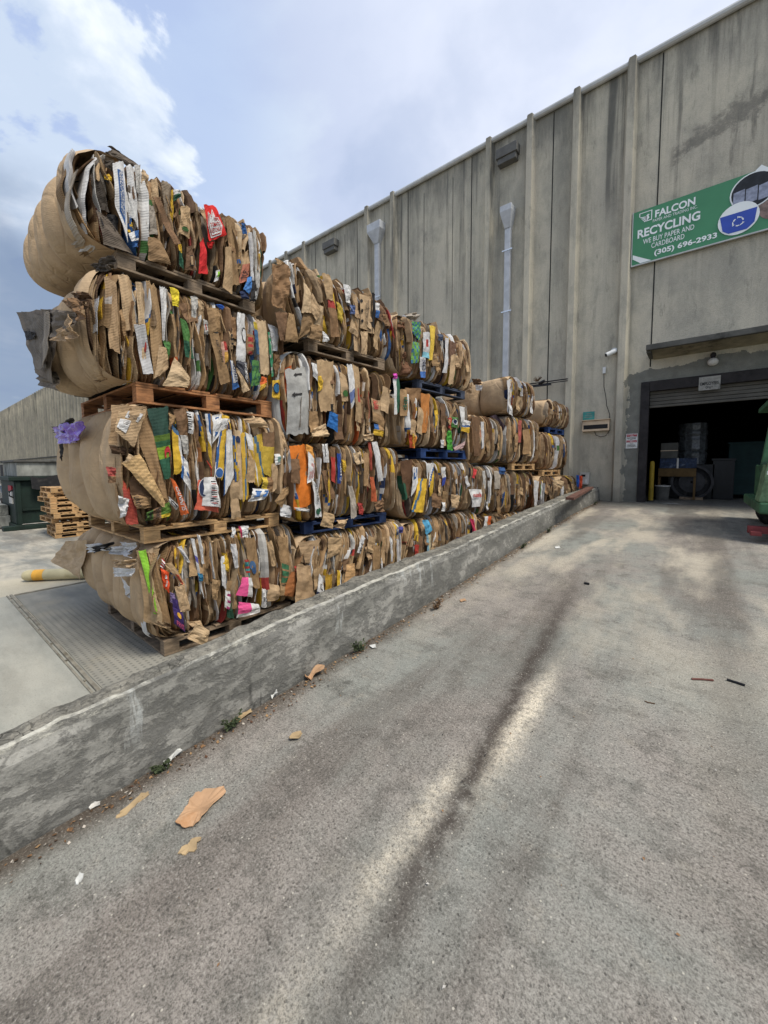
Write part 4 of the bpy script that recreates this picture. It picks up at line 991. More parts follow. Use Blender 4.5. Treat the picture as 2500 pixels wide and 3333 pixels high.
B0, B1, B2, B3 = BRN[3], BRN[0], BRN[6], BRN[4]; WH = WHT[0]; GY = GRY[0]
chq = lambda s, a, w=.03, top=WH, bot=YEL: (lambda u, v: BLU if abs(v-a-s*(u-.5)) < w else (top if v > a+s*(u-.5) else bot))
# --- top bale of the nearest stack
patch('A4', Z5((300, 200), (395, 195), (430, 860), (325, 560)), 'white sheet with a blue band reading produce of costa rica', WH, off=.12, texts=[('PRODUCE OF COSTA RICA', (.40, .17, .72, .86), -90, WH)], pat=lambda u, v: BLU if .33 < u < .80 and .12 < v < .88 else WH, n=(12, 24), crump=.006)
patch('A4', Z5((410, 225), (475, 235), (518, 750), (440, 640)), 'plain white creased sheet', shade(WH, .95), off=.10)
patch('A4', Z5((482, 215), (532, 220), (520, 460), (490, 440)), None, WHT[3], off=.10, name='loose_flap')
patch('A4', Z5((398, 440), (430, 450), (470, 800), (420, 770)), None, pat=chq(.3, .25, .08), off=.09)
patch('A4', Z5((430, 790), (520, 755), (510, 900), (470, 900)), None, pat=lambda u, v: BLU if v < .35 or (u > .5 and v > .5) else WH, off=.11, n=(6, 8))
patch('A4', Z5((225, 300), (292, 300), (288, 398), (235, 350)), None, pat=lambda u, v: YEL if v > .3 else DRK, off=.08, n=(6, 8))
patch('A4', Z5((230, 180), (310, 190), (295, 270), (235, 240)), None, shade(GRY[2], .5), off=.10, name='loose_flap')
patch('A4', Z5((110, 300), (190, 260), (275, 610), (180, 590)), None, shade(GRY[2], .32), off=.06, name='loose_flap')
patch('A4', Z5((130, 200), (220, 140), (250, 470), (175, 300)), None, shade(GRY[1], .6), off=.05, name='loose_flap')
patch('A4', Z5((160, 590), (245, 650), (480, 960), (230, 880)), 'large grey brown sheet at the near corner', shade(GRY[2], .85), off=.08, name='loose_flap', n=(14, 14), texts=[], shapes=[([(.12, .55), (.2, .55), (.2, .8), (.12, .8)], DRK)])
patch('A4', Z5((250, 630), (345, 640), (340, 860), (285, 760)), None, shade(DRK, .5), off=.065, name='loose_flap')
patch('A4', Z5((240, 110), (300, 90), (520, 215), (440, 245)), 'stiff dark board sticking up from the top edge', shade(GRY[2], .8), off=.05, name='loose_flap', crump=.012)
patch('A4', Z5((262, 58), (300, 66), (500, 220), (400, 180)), None, shade(GRY[2], .45), off=.0, name='loose_flap', crump=.012)
patch('A4', Z5((150, 160), (240, 135), (215, 215), (135, 235)), None, shade(WHT[3], .9), off=.03, name='loose_flap')
patch('A4', Z5((545, 250), (600, 300), (590, 390), (535, 370)), None, BRN[6], off=.10, name='loose_flap')
patch('A4', Z5((570, 560), (640, 560), (680, 800), (580, 800)), None, shade(GRY[0], .85), off=.10, name='loose_flap', shapes=[([(.05, .2), (.3, .2), (.3, .8), (.05, .8)], DRK)])
patch('A4', Z5((590, 820), (690, 830), (790, 1050), (600, 1010)), 'broad brown flap at the foot of the side', shade(BRN[8], .8), off=.11, name='loose_flap')
patch('A4', Z5((620, 350), (670, 330), (690, 600), (640, 620)), None, BRN[3], off=.09, name='loose_flap')
patch('A4', Z5((700, 350), (785, 380), (760, 680), (735, 640)), None, shade(GRY[3], .8), off=.08, name='loose_flap')
patch('A4', Z5((870, 560), (945, 570), (940, 835), (850, 780)), None, BRN[0], off=.12, name='loose_flap', shapes=[(oval(.5, .2, .3, .07), shade(GRN, .6))])
patch('A4', Z5((805, 420), (860, 430), (870, 480), (810, 520)), None, pat=lambda u, v: WH if v > .5 else DGR, off=.09, n=(6, 6))
patch('A4', Z5((785, 430), (803, 430), (800, 700), (783, 640)), None, YEL, off=.10)
patch('A4', Z5((840, 860), (865, 870), (895, 1100), (860, 1060)), None, pat=lambda u, v: YEL if v > .6 else DGR, off=.10, n=(4, 8))
patch('A4', Z5((1060, 545), (1165, 570), (1248, 800), (1100, 855)), 'bright red ketchup sheet with a white keystone label', lin('D22A26'), off=.15, crump=.008, n=(16, 16),
      shapes=[([(.02, .42), (.16, .80), (.28, .68), (.42, .86), (.55, .62), (.80, .62), (.88, .32), (.66, .06), (.12, .06)], WH),
              ([(.06, .42), (.17, .74), (.28, .63), (.42, .80), (.53, .58), (.77, .58), (.84, .32), (.64, .10), (.15, .10)], lin('C8302A')),
              ([(.08, .42), (.18, .70), (.28, .60), (.42, .76), (.52, .55), (.75, .55), (.81, .32), (.63, .125), (.17, .125)], WH)],
      texts=[('HEINZ', (.40, .50, .74, .62), 0, lin('A82020')), ('TOMATO', (.13, .34, .74, .46), 0, lin('A82020')), ('KETCHUP', (.16, .18, .72, .30), 0, lin('A82020'))])
patch('A4', Z5((1085, 860), (1150, 860), (1120, 920), (1090, 910)), None, lin('C02825'), off=.12)
patch('A4', Z5((1030, 860), (1060, 830), (1095, 1130), (1010, 1120)), 'long red sheet below the ketchup sheet', lin('C42A2C'), off=.10, n=(6, 14))
patch('A4', Z5((915, 900), (960, 890), (1000, 1100), (905, 1090)), None, BRN[9], off=.13, name='loose_flap', shapes=[([(.35, .15), (.75, .15), (.75, .6), (.35, .6)], DRK), ([(.42, .2), (.68, .2), (.68, .55), (.42, .55)], BRN[3])])
patch('A4', Z5((1160, 1095), (1195, 1090), (1175, 1180), (1145, 1190)), None, pat=lambda u, v: LIM if .3 < v < .8 and u > .3 else WH, off=.13, n=(5, 6))
patch('A4', Z5((1240, 900), (1290, 900), (1300, 1295), (1215, 1240)), None, BRN[0], off=.13, name='loose_flap')
patch('A4', Z5((1245, 640), (1310, 660), (1355, 1210), (1290, 1220)), None, BRN[2], off=.10, name='loose_flap')
patch('A4', Z5((1330, 940), (1370, 950), (1365, 1090), (1330, 1090)), None, pat=lambda u, v: BLU if .3 < v < .6 else BRN[2], off=.11, n=(4, 9))
patch('A4', Z5((1370, 700), (1400, 710), (1420, 800), (1380, 790)), None, BLU, off=.10)
patch('A4', Z5((1425, 780), (1460, 790), (1478, 1180), (1450, 1180)), 'white sheets at the far edge', WHT[1], off=.12)
patch('A4', Z5((1460, 760), (1492, 770), (1522, 1230), (1490, 1250)), None, WHT[3], off=.10)
patch('A4', Z5((1395, 940), (1440, 930), (1430, 1190), (1350, 1200)), None, pat=lambda u, v: shade(lin('B0705A'), 1.) if v < .6 else BRN[0], off=.10, texts=[('TOP', (.1, .1, .8, .35), 90, DRK)])
patch('A4', Z5((1425, 1150), (1465, 1150), (1440, 1300), (1385, 1250)), None, lin('4F84C4'), off=.14)
patch('A4', Z5((1462, 1180), (1492, 1180), (1495, 1360), (1440, 1350)), 'black sheet with white letters hanging at the far lower corner', shade(DRK, .8), off=.15, texts=[('BEEF', (.45, .08, .85, .45), 90, WH)])
patch('A4', Z5((1355, 1270), (1400, 1260), (1440, 1340), (1370, 1330)), None, NAV, off=.12)
# --- third bale
patch('A3', Z1((565, 790), (630, 830), (650, 1210), (590, 1180)), 'stiff board with a row of punched holes at the near corner', shade(BRN[5], 1.0), off=.09, name='loose_flap')
patch('A3', Z1((640, 780), (700, 790), (745, 1100), (670, 1080)), None, BRN[3], off=.08, name='loose_flap', texts=[('TOMATO', (.35, .08, .75, .75), -90, DRK)] and [])
patch('A3', Z1((735, 820), (770, 830), (800, 1300), (760, 1250)), None, BRN[6], off=.09, name='loose_flap')
patch('A3', Z1((790, 815), (850, 850), (900, 1340), (830, 1350)), None, BRN[1], off=.08, name='loose_flap')
patch('A3', Z1((865, 850), (905, 860), (890, 1150), (880, 1140)), None, WHT[0], off=.10)
patch('A3', Z1((780, 1060), (792, 1060), (790, 1210), (775, 1200)), None, RED, off=.10)
patch('A3', Z1((918, 850), (968, 870), (968, 960), (935, 950)), 'bright yellow sheet under the pallet', lin('E2CC3A'), off=.11)
patch('A3', Z1((885, 1140), (925, 1150), (915, 1240), (895, 1230)), None, GRN, off=.11)
patch('A3', Z1((975, 1020), (1010, 1040), (1050, 1240), (1005, 1230)), None, pat=lambda u, v: GRN if v > .4 else DGR, off=.10)
patch('A3', Z1((945, 1230), (1030, 1340), (1020, 1395), (885, 1385)), 'folded tan board jutting out at the bottom', BRN[6], off=.16, name='loose_flap')
patch('A3', Z1((860, 1170), (900, 1180), (915, 1290), (835, 1350)), None, BRN[3], off=.12, name='loose_flap')
patch('A3', Z6((100, 520), (205, 560), (185, 855), (120, 830)), None, WHT[3], off=.10)
patch('A3', Z6((205, 560), (300, 640), (300, 760), (215, 830)), None, BRN[3], off=.09, name='loose_flap')
patch('A3', Z6((285, 870), (355, 890), (360, 1100), (300, 1090)), None, WHT[3], off=.10, pat=lambda u, v: shade(RED, .8) if .3 < v < .7 and .3 < u < .6 else WHT[3])
patch('A3', Z6((350, 690), (530, 720), (550, 1060), (380, 1080)), 'brown board box end with a folded seam', BRN[2], off=.11, name='loose_flap', n=(12, 12))
patch('A3', Z6((385, 1080), (520, 1080), (700, 1800), (560, 1860)), 'long brown board reading keep frozen', BRN[2], off=.12, name='loose_flap', n=(12, 18), texts=[('KEEP FROZEN', (.35, .42, .58, .86), -90, DRK)])
patch('A3', Z6((545, 1210), (640, 1200), (665, 1510), (590, 1540)), 'round cornered label in red, pink and yellow', pat=lambda u, v: RED if v > .55 and u > .35 else (lin('C79A4A') if v < .5 and u > .3 else lin('C9A08C')), c=RED, off=.14)
patch('A3', Z6((650, 950), (710, 950), (745, 1320), (690, 1320)), None, BRN[0], off=.12, texts=[('Olimpo', (.2, .1, .8, .9), -90, DRK)] and [], shapes=[(oval(.5, .8, .35, .1), DRK), (oval(.5, .55, .3, .06), DRK), (oval(.5, .38, .3, .05), DRK), (oval(.5, .2, .3, .05), DRK)])
patch('A3', Z6((790, 760), (910, 790), (925, 1520), (790, 1480)), 'tall white bag sheet with a ring drawn on it', WH, off=.13, n=(10, 18), shapes=[(oval(.8, .55, .28, .16), DRK), (oval(.8, .55, .23, .13), WH)])
patch('A3', Z6((790, 1500), (940, 1520), (970, 1850), (790, 1600)), 'dark sheet with the word premium running up it', lin('4A4B52'), off=.14, texts=[('PREMIUM', (.62, .02, .86, .9), 90, WH)])
patch('A3', Z6((690, 1480), (740, 1500), (830, 1880), (740, 1930)), 'blue and white juice sheet', pat=lambda u, v: BLU if v < .2 or u < .15 else WHT[0], c=WH, off=.15, n=(8, 14), texts=[('SUNNY', (.25, .12, .80, .9), -90, NAV)])
patch('A3', Z6((780, 1600), (830, 1650), (995, 1935), (890, 1970)), None, BRN[6], off=.16, name='loose_flap')
patch('A3', Z6((940, 1080), (1060, 1120), (1040, 1400), (930, 1400)), None, pat=lambda u, v: RED if (int(v*6) % 2 == 0 and .2 < u < .8) else BRN[4], c=RED, off=.11)
patch('A3', Z6((1040, 900), (1100, 950), (1130, 1400), (1090, 1400)), None, pat=lambda u, v: lin('C8B040') if v > .8 else lin('466A8E'), c=BLU, off=.11)
patch('A3', Z6((1090, 880), (1230, 900), (1290, 1700), (1150, 1700)), 'long plain tan board', BRN[6], off=.10, name='loose_flap', n=(10, 14))
patch('A3', Z6((1020, 1480), (1130, 1500), (1140, 1850), (1010, 1880)), 'green leafy printed sheet', pat=lambda u, v: GRN if nz(u*4, v*5, 3) > -.1 else DGR, c=GRN, off=.14, n=(10, 14))
patch('A3', Z6((1260, 1060), (1300, 1070), (1345, 1720), (1310, 1740)), None, pat=lambda u, v: lin('3E8A64') if nz(v*9, u*3) > -.2 else WHT[3], c=GRN, off=.12)
patch('A3', Z6((1270, 930), (1410, 1010), (1400, 1350), (1335, 1340)), None, WHT[1], off=.11)
patch('A3', Z6((1350, 1380), (1450, 1430), (1400, 1740), (1345, 1740)), None, shade(BRN[4], .8), off=.12, name='loose_flap', crump=.03)
patch('A3', Z6((1330, 1790), (1440, 1780), (1430, 2080), (1320, 2040)), 'yellow sheet with a blue oval', YEL, off=.13, shapes=[(oval(.42, .55, .4, .3), NAV), (oval(.42, .55, .33, .24), lin('2F6A94'))])
patch('A3', Z6((1440, 1500), (1475, 1700), (1470, 1950), (1445, 2040)), None, WHT[0], off=.12)
patch('A3', Z6((1160, 1730), (1235, 1750), (1240, 1870), (1130, 1960)), None, pat=lambda u, v: ORA if v > .4 else lin('C8A03A'), c=ORA, off=.15)
patch('A3', Z6((470, 650), (600, 660), (590, 730), (540, 720)), None, lin('3E6CC0'), off=.08)
# --- second bale
patch('A2', Z7((165, 95), (460, 110), (345, 455), (140, 420)), None, BRN[5], off=.06, name='loose_flap', n=(10, 10))
patch('A2', Z7((225, 150), (460, 130), (350, 450), (185, 310)), 'tilted brown box flap carrying two white shipping labels', BRN[3], off=.17, name='labelled_flap', crump=.008, n=(12, 12),
      shapes=[([(.25, .72), (.30, .98), (.90, .86), (.80, .62)], WH), ([(.04, .22), (.10, .66), (.50, .62), (.46, .18)], WH)] +
      [([(.34+.045*i, .86-.012*i), (.36+.045*i, .85-.012*i), (.355+.045*i, .72-.012*i), (.335+.045*i, .73-.012*i)], DRK) for i in range(10)] +
      [([(.08+.032*i, .25), (.095+.032*i, .25), (.1+.032*i, .36), (.085+.032*i, .36)], DRK) for i in range(11)] +
      [([(.14, .42+.06*i), (.44, .40+.06*i), (.445, .425+.06*i), (.145, .445+.06*i)], GRY[2]) for i in range(3)])
patch('A2', Z7((360, 330), (480, 180), (640, 900), (560, 850)), 'wide plain brown sheet', shade(BRN[8], .95), off=.10, name='loose_flap', n=(12, 16))
patch('A2', Z7((310, 500), (410, 560), (610, 935), (260, 580)), None, BRN[6], off=.15, name='loose_flap', n=(10, 12))
patch('A2', Z7((255, 580), (400, 500), (612, 900), (590, 950)), 'torn pale board with bare corrugation', lin('C9A877'), off=.18, name='torn_flap', n=(10, 26), pat=lambda u, v: shade(lin('C9A877'), .82 if int(v*26) % 2 else 1.05))
patch('A2', Z7((460, 130), (640, 110), (655, 700), (600, 720)), 'dark green box with a red hoop', pat=lambda u, v: lin('2E4A40') if v > .62 else (lin('56702C') if v > .56 else (lin('2C5A38') if v > .45 else (lin('7E9A30') if v > .30 else DGR))), c=DGR, off=.12, n=(10, 24), shapes=[([(.45, .30), (.45, .40), (.6, .45), (.85, .45), (.95, .40), (.95, .30), (.85, .30), (.85, .37), (.58, .37), (.58, .30)], lin('B03038'))])
patch('A2', Z7((640, 160), (700, 190), (650, 300), (640, 300)), None, BRN[2], off=.14, name='loose_flap')
patch('A2', Z7((660, 250), (730, 330), (760, 640), (680, 680)), 'yellow banana sheet with a blue line', pat=lambda u, v: lin('4A6A8A') if v > .88 else (YEL if u < .85 - .2*v else WH), c=YEL, off=.12, n=(10, 16))
patch('A2', Z7((680, 140), (780, 120), (800, 370), (720, 350)), None, shade(BRN[7], .9), off=.11, name='loose_flap')
patch('A2', Z7((733, 345), (800, 355), (800, 515), (765, 500)), None, pat=lambda u, v: shade(WHT[3], .7) if .4 < u < .8 and .2 < v < .6 else WHT[3], c=WH, off=.13)
patch('A2', Z7((755, 520), (800, 590), (825, 820), (745, 700)), None, pat=lambda u, v: BLU if u < .2 or (.4 < v < .6 and u > .5) else WH, c=WH, off=.13)
patch('A2', Z7((790, 145), (845, 160), (845, 340), (805, 330)), None, pat=lambda u, v: DRK if u < .5 and int(v*18) % 2 and .1 < v < .9 else WH, c=WH, off=.13, n=(6, 20))
patch('A2', Z7((655, 700), (700, 740), (812, 1000), (740, 1010)), 'orange juice carton sheet with white letters', ORA, off=.16, crump=.005, texts=[('SUNNYD', (.16, .12, .78, .80), 90, WH)], n=(8, 16))
patch('A2', Z7((640, 860), (720, 930), (700, 970), (635, 900)), None, WHT[0], off=.17, shapes=[([(.2, .2), (.9, .2), (.9, .7), (.2, .7)], DRK), ([(.25, .3), (.85, .3), (.85, .6), (.25, .6)], WH)])
patch('A2', Z7((885, 720), (1010, 690), (1060, 985), (860, 965)), 'coral red sheet with a white paper and a navy oval', lin('D0664E'), off=.16, crump=.008, n=(12, 12), shapes=[(oval(.3, .72, .28, .3), WH), (oval(.3, .72, .25, .27), NAV)])
patch('A2', Z7((935, 700), (1030, 700), (1075, 950), (925, 935)), 'crumpled white delivery paper with dark print', WH, off=.19, crump=.015, n=(10, 10), mat='sheet', shapes=[([(.3+.3*rnd.random(), a), (.75+.1*rnd.random(), a), (.75, a+.03), (.35, a+.03)], DRK if i % 3 else RED) for i, a in enumerate(np.linspace(.12, .85, 11))])
patch('A2', Z7((940, 170), (985, 170), (1000, 640), (975, 520)), None, pat=lambda u, v: BLU if (u > .4 and v > .6) else (WH if v > .35 else YEL), c=WH, off=.11, n=(6, 16))
patch('A2', Z7((1005, 185), (1080, 170), (1070, 320), (1005, 420)), 'white banana box sheet with a blue panel', WH, off=.14, n=(8, 12), shapes=[([(.25, .15), (.62, .15), (.62, .9), (.25, .9)], BLU)], texts=[('PLAZA EXTRA', (.33, .2, .55, .86), 90, WH)] and [])
patch('A2', Z7((1060, 320), (1120, 290), (1090, 720), (1010, 700)), 'yellow and white banana sheet with blue curves', pat=lambda u, v: BLU if abs(u-.12-.25*(v-.5)**2*4*.5) < .09 else (YEL if u > .1 else WH), c=YEL, off=.14, n=(12, 18), shapes=[(oval(.45, .12, .42, .11), WH), (oval(.45, .12, .36, .09), BLU)])
patch('A2', Z7((1085, 180), (1145, 190), (1120, 290), (1080, 310)), None, pat=lambda u, v: YEL if v > .8 else WH, c=WH, off=.15)
patch('A2', Z7((1110, 300), (1165, 310), (1180, 700), (1095, 850)), 'broad white sheet beside the yellow one', pat=lambda u, v: BLU if u < .1 else WHT[0], c=WH, off=.13, n=(10, 18))
patch('A2', Z7((1170, 350), (1200, 360), (1225, 720), (1190, 740)), None, pat=lambda u, v: BLU if nz(u*3, v*6) > .15 else YEL, c=YEL, off=.12, n=(6, 14))
patch('A2', Z7((1185, 300), (1235, 320), (1260, 880), (1225, 880)), None, BRN[6], off=.11, shapes=[(oval(.4, .87, .35, .05), NAV)])
patch('A2', Z7((1235, 330), (1290, 320), (1310, 860), (1255, 900)), None, pat=lambda u, v: lin('4A7090') if abs(u-.3-.4*v) < .12 else lin('C9A43E'), c=YEL, off=.11, n=(8, 16))
patch('A2', Z7((1275, 330), (1330, 350), (1390, 780), (1360, 760)), None, pat=lambda u, v: WH if v > .7 or u > .6 else lin('C9A43E'), c=WH, off=.12, n=(8, 16))
patch('A2', Z7((1300, 460), (1350, 480), (1360, 740), (1285, 740)), None, BRN[0], off=.13, name='loose_flap')
patch('A2', Z7((1330, 360), (1420, 330), (1440, 700), (1380, 780)), None, pat=lambda u, v: lin('4A6A80') if abs(u-.75+.5*v) < .12 else lin('BFA03C'), c=YEL, off=.11, n=(8, 14))
patch('A2', Z7((1265, 210), (1420, 200), (1480, 290), (1330, 280)), 'rolled brown board at the top', BRN[3], off=.13, name='loose_flap', bulge=.06)
patch('A2', Z7((1420, 330), (1520, 320), (1500, 700), (1410, 660)), None, pat=lambda u, v: BRN[7] if v > .65 else lin('B79C3C'), c=YEL, off=.12, n=(8, 12))
patch('A2', Z7((1520, 505), (1590, 500), (1590, 580), (1520, 600)), 'small white label at the far edge', pat=lambda u, v: lin('6E8A84') if .3 < u < .7 and .2 < v < .7 else WH, c=WH, off=.13, n=(8, 8))
patch('A2', Z7((1340, 790), (1480, 800), (1440, 880), (1310, 900)), 'white plastic piece with a blue stamp', WH, off=.16, shapes=[([(.15, .3), (.5, .3), (.5, .85), (.15, .85)], BLU), ([(.2, .38), (.45, .38), (.45, .77), (.2, .77)], lin('5A84C0')), ([(.65, .3), (.9, .3), (.9, .9), (.65, .9)], lin('3E70B0'))])
patch('A2', Z7((1420, 700), (1500, 690), (1505, 820), (1420, 790)), None, pat=lambda u, v: lin('C0A63E') if u < .4 else BRN[4], c=YEL, off=.15)
patch('A2', Z7((1490, 590), (1545, 560), (1540, 780), (1490, 830)), None, BRN[3], off=.12, name='loose_flap')
patch('A2', Z7((1570, 290), (1640, 470), (1600, 500), (1570, 430)), None, BRN[3], off=.10, name='loose_flap')
patch('A2', Z7((1590, 790), (1659, 770), (1580, 950), (1520, 900)), 'brown flap poking from the lower far corner', BRN[2], off=.14, name='loose_flap')
patch('A2', Z7((215, 850), (305, 880), (290, 1000), (240, 1040)), 'crushed white paper at the near lower corner', WHT[0], off=.12, name='crushed_paper', crump=.03)
patch('A2', Z7((240, 700), (345, 830), (390, 1090), (285, 1090)), 'dull red printed board', pat=lambda u, v: lin('9A4438') if v < .8 else lin('B04C38'), c=RED, off=.09, texts=[('LEROY', (.52, .28, .80, .72), -90, shade(BRN[6], 1.1))] and [], n=(10, 12))
patch('A2', Z7((290, 690), (480, 720), (500, 880), (330, 850)), None, shade(BRN[9], .9), off=.11, name='loose_flap', n=(10, 8))
patch('A2', Z7((330, 850), (480, 830), (500, 950), (370, 960)), None, BRN[8], off=.12, name='loose_flap', texts=[('LIROY', (.05, .1, .3, .9), -90, DRK)])
patch('A2', Z7((455, 990), (650, 900), (655, 1020), (455, 1060)), 'green and brown box end reading fresh bananas', pat=lambda u, v: lin('4A6A30') if u < .25 else (BRN[7] if u < .55 else (lin('B8A030') if v < .3 else lin('5A7A34'))), c=GRN, off=.14, n=(12, 8), texts=[('Fresh', (.02, .1, .2, .95), 90, DRK), ('BANANAS', (.32, .1, .5, .98), 90, DRK)])
patch('A2', Z7((140, 430), (340, 460), (300, 520), (170, 500)), None, shade(BRN[9], .5), off=.10, name='loose_flap')
patch('A2', Z7((120, 610), (200, 620), (200, 740), (140, 750)), None, pat=lambda u, v: lin('9A4A44') if v > .4 else BRN[7], c=RED, off=.07)
patch('A2', Z7((990, 620), (960, 560), (1000, 680), (985, 690)), None, lin('C04A38'), off=.13)
# --- lowest near bale
patch('A1', Z8((650, 175), (695, 165), (765, 550), (740, 550)), 'long lime green strip', LIM, off=.10, n=(5, 18))
patch('A1', Z8((695, 180), (760, 200), (800, 520), (735, 480)), None, BRN[5], off=.08, name='loose_flap')
patch('A1', Z8((780, 275), (830, 300), (835, 430), (800, 390)), 'orange sheet with white script', lin('E2572E'), off=.13, texts=[('Zest', (.3, .15, .75, .85), 90, WH)] and [], shapes=[([(.3, .15), (.45, .2), (.7, .5), (.55, .55)], WH), ([(.3, .55), (.6, .6), (.65, .75), (.4, .8)], WH)])
patch('A1', Z8((790, 215), (810, 240), (800, 290), (780, 265)), None, pat=lambda u, v: RED if int(v*6) % 2 else WH, c=RED, off=.12)
patch('A1', Z8((800, 250), (850, 240), (935, 380), (900, 370)), None, pat=lambda u, v: lin('C05A40') if .3 < u < .75 and v < .5 else BRN[0], c=RED, off=.12)
patch('A1', Z8((865, 390), (925, 370), (960, 530), (900, 540)), None, BRN[3], off=.14, name='loose_flap')
patch('A1', Z8((850, 450), (900, 470), (930, 660), (865, 610)), 'purple juice sheet with a yellow figure', PUR, off=.13, shapes=[(oval(.5, .45, .2, .1), lin('D0A040'))], texts=[('FRUIT', (.15, .02, .9, .2), 0, lin('D05A7A'))])
patch('A1', Z8((835, 420), (870, 430), (860, 490), (840, 480)), None, lin('7A6A94'), off=.12)
patch('A1', Z8((880, 150), (905, 140), (960, 240), (940, 240)), None, WHT[1], off=.10)
patch('A1', Z8((965, 100), (985, 100), (1045, 460), (1020, 400)), None, pat=lambda u, v: lin('5A5AA0') if .55 < v < .7 else WHT[0], c=WH, off=.11, n=(4, 16))
patch('A1', Z8((1000, 75), (1020, 80), (1045, 245), (1030, 250)), None, WHT[0], off=.12)
patch('A1', Z8((1005, 305), (1035, 310), (1035, 355), (1010, 355)), None, lin('2F6A8A'), off=.13)
patch('A1', Z8((1165, 190), (1190, 215), (1190, 300), (1150, 280)), None, YEL, off=.13)
patch('A1', Z8((1140, 210), (1170, 195), (1175, 400), (1150, 380)), None, WHT[0], off=.12)
patch('A1', Z8((1200, 130), (1235, 130), (1250, 270), (1225, 275)), None, WHT[1], off=.12)
patch('A1', Z8((1210, 30), (1230, 30), (1225, 95), (1205, 90)), None, WHT[0], off=.11)
patch('A1', Z8((1250, 25), (1310, 20), (1300, 90), (1265, 90)), None, pat=lambda u, v: lin('B03A5A') if u < .2 else WHT[0], c=WH, off=.11)
patch('A1', Z8((1290, 95), (1350, 90), (1380, 400), (1320, 390)), 'tall brown box side with a blue stamp', BRN[2], off=.12, name='loose_flap', n=(10, 14), shapes=[(oval(.35, .45, .3, .1), lin('4A6A90')), (oval(.4, .36, .22, .07), lin('3A5A84'))])
patch('A1', Z8((1285, 225), (1310, 225), (1320, 340), (1300, 345)), None, pat=lambda u, v: lin('3E8A8A') if int(v*7) % 2 else RED, c=GRN, off=.13, n=(4, 9))
patch('A1', Z8((1275, 330), (1330, 335), (1335, 450), (1240, 440)), 'pink and white sheet', pat=lambda u, v: PNK if u < .6 else WH, c=PNK, off=.15, n=(12, 8))
patch('A1', Z8((1250, 478), (1370, 492), (1380, 540), (1240, 578)), 'second pink and white sheet at the bottom', pat=lambda u, v: WHT[0] if v < .25 or u > .6 else PNK, c=PNK, off=.16, n=(12, 8))
patch('A1', Z8((1170, 410), (1200, 415), (1200, 530), (1165, 510)), None, pat=lambda u, v: lin('9A3A6A') if int(v*8) % 3 == 0 and u > .3 else WH, c=WH, off=.13)
patch('A1', Z8((1390, 400), (1412, 400), (1420, 510), (1393, 515)), 'white sheet marked with a number', WH, off=.14, texts=[('15', (.15, .35, .85, .6), 0, DRK)])
patch('A1', Z8((1175, 440), (1200, 450), (1225, 580), (1180, 570)), None, shade(DGR, .6), off=.11)
patch('A1', Z8((1510, 245), (1550, 260), (1545, 370), (1508, 375)), None, pat=lambda u, v: lin('3A6A4A') if int(v*12) % 4 else BRN[4], c=GRN, off=.12, n=(6, 12))
patch('A1', Z8((1420, 120), (1450, 110), (1475, 260), (1450, 265)), None, BRN[0], off=.12, name='loose_flap')
patch('A1', Z8((1560, 300), (1610, 290), (1600, 450), (1510, 440)), 'rust brown curled board at the far edge', lin('9A6238'), off=.12, name='loose_flap', bulge=.06)
patch('A1', Z8((1585, 265), (1608, 262), (1608, 298), (1590, 300)), None, RED, off=.15)
patch('A1', Z8((1480, 80), (1540, 90), (1560, 300), (1500, 300)), None, BRN[2], off=.10, name='loose_flap')
patch('A1', Z8((1090, 340), (1140, 350), (1120, 470), (1090, 460)), None, BRN[1], off=.11, name='loose_flap')
patch('A1', Z8((1000, 610), (1078, 650), (1055, 750), (945, 700)), 'tan flap hanging down over the pallet edge', BRN[6], off=.22, name='hanging_flap', crump=.02, n=(10, 10))
patch('A1', Z8((940, 600), (1020, 590), (1040, 640), (990, 650)), None, BRN[3], off=.17, name='loose_flap')
patch('A1', Z8((1430, 370), (1500, 380), (1500, 460), (1420, 480)), None, BRN[3], off=.12, name='loose_flap', bulge=.06)
for k in range(7):      # outer layers curving down at the near corner
    a = k*16
    patch('A1', Z8((640+a, 170+k*3), (656+a, 174+k*3), (850-k*4+a*.25, 650-k*6), (690+a*.9, 600-k*4)), None, shade(BRN[(k*3) % 10], .9), off=.06+.005*k, name='curved_layer', bulge=.05, n=(4, 16))
# --- second stack
patch('B3', Z3((372, 1110), (575, 1085), (590, 1690), (385, 1700)), 'broad grey white wrapping board with two dark arrows at the near edge', lin('A6A6A2'), off=.09, n=(14, 18), bulge=.07,
      shapes=[([(.25, .90), (.35, .93), (.35, .915), (.62, .915), (.62, .885), (.35, .885), (.35, .87)], DRK), ([(.12, .60), (.24, .64), (.24, .615), (.52, .615), (.52, .585), (.24, .585), (.24, .56)], DRK), ([(.42, .1), (.46, .1), (.48, .55), (.45, .55)], GRY[2])])
patch('B3', Z3((595, 1050), (640, 1060), (660, 1230), (610, 1170)), None, WHT[0], off=.10)
patch('B3', Z3((655, 1170), (697, 1170), (690, 1290), (655, 1310)), None, YEL, off=.11)
patch('B3', Z3((640, 1030), (790, 1040), (800, 1470), (670, 1500)), 'tall tan box side', BRN[0], off=.10, name='loose_flap', n=(10, 16))
patch('B3', Z3((760, 1490), (830, 1520), (830, 1680), (735, 1620)), 'bright blue printed board', lin('2A66A8'), off=.14)
patch('B3', Z3((845, 1130), (940, 1200), (930, 1400), (860, 1400)), None, BRN[3], off=.10, name='loose_flap', shapes=[(oval(.5, .3, .3, .12), shade(GRN, .8))])
patch('B3', Z3((915, 1065), (965, 1070), (990, 1400), (945, 1480)), 'long white sheet with a blue gradient foot', pat=lambda u, v: WHT[0] if v > .4 else (lin('6A7AA8') if v > .15 else WHT[1]), c=WH, off=.13, n=(8, 16))
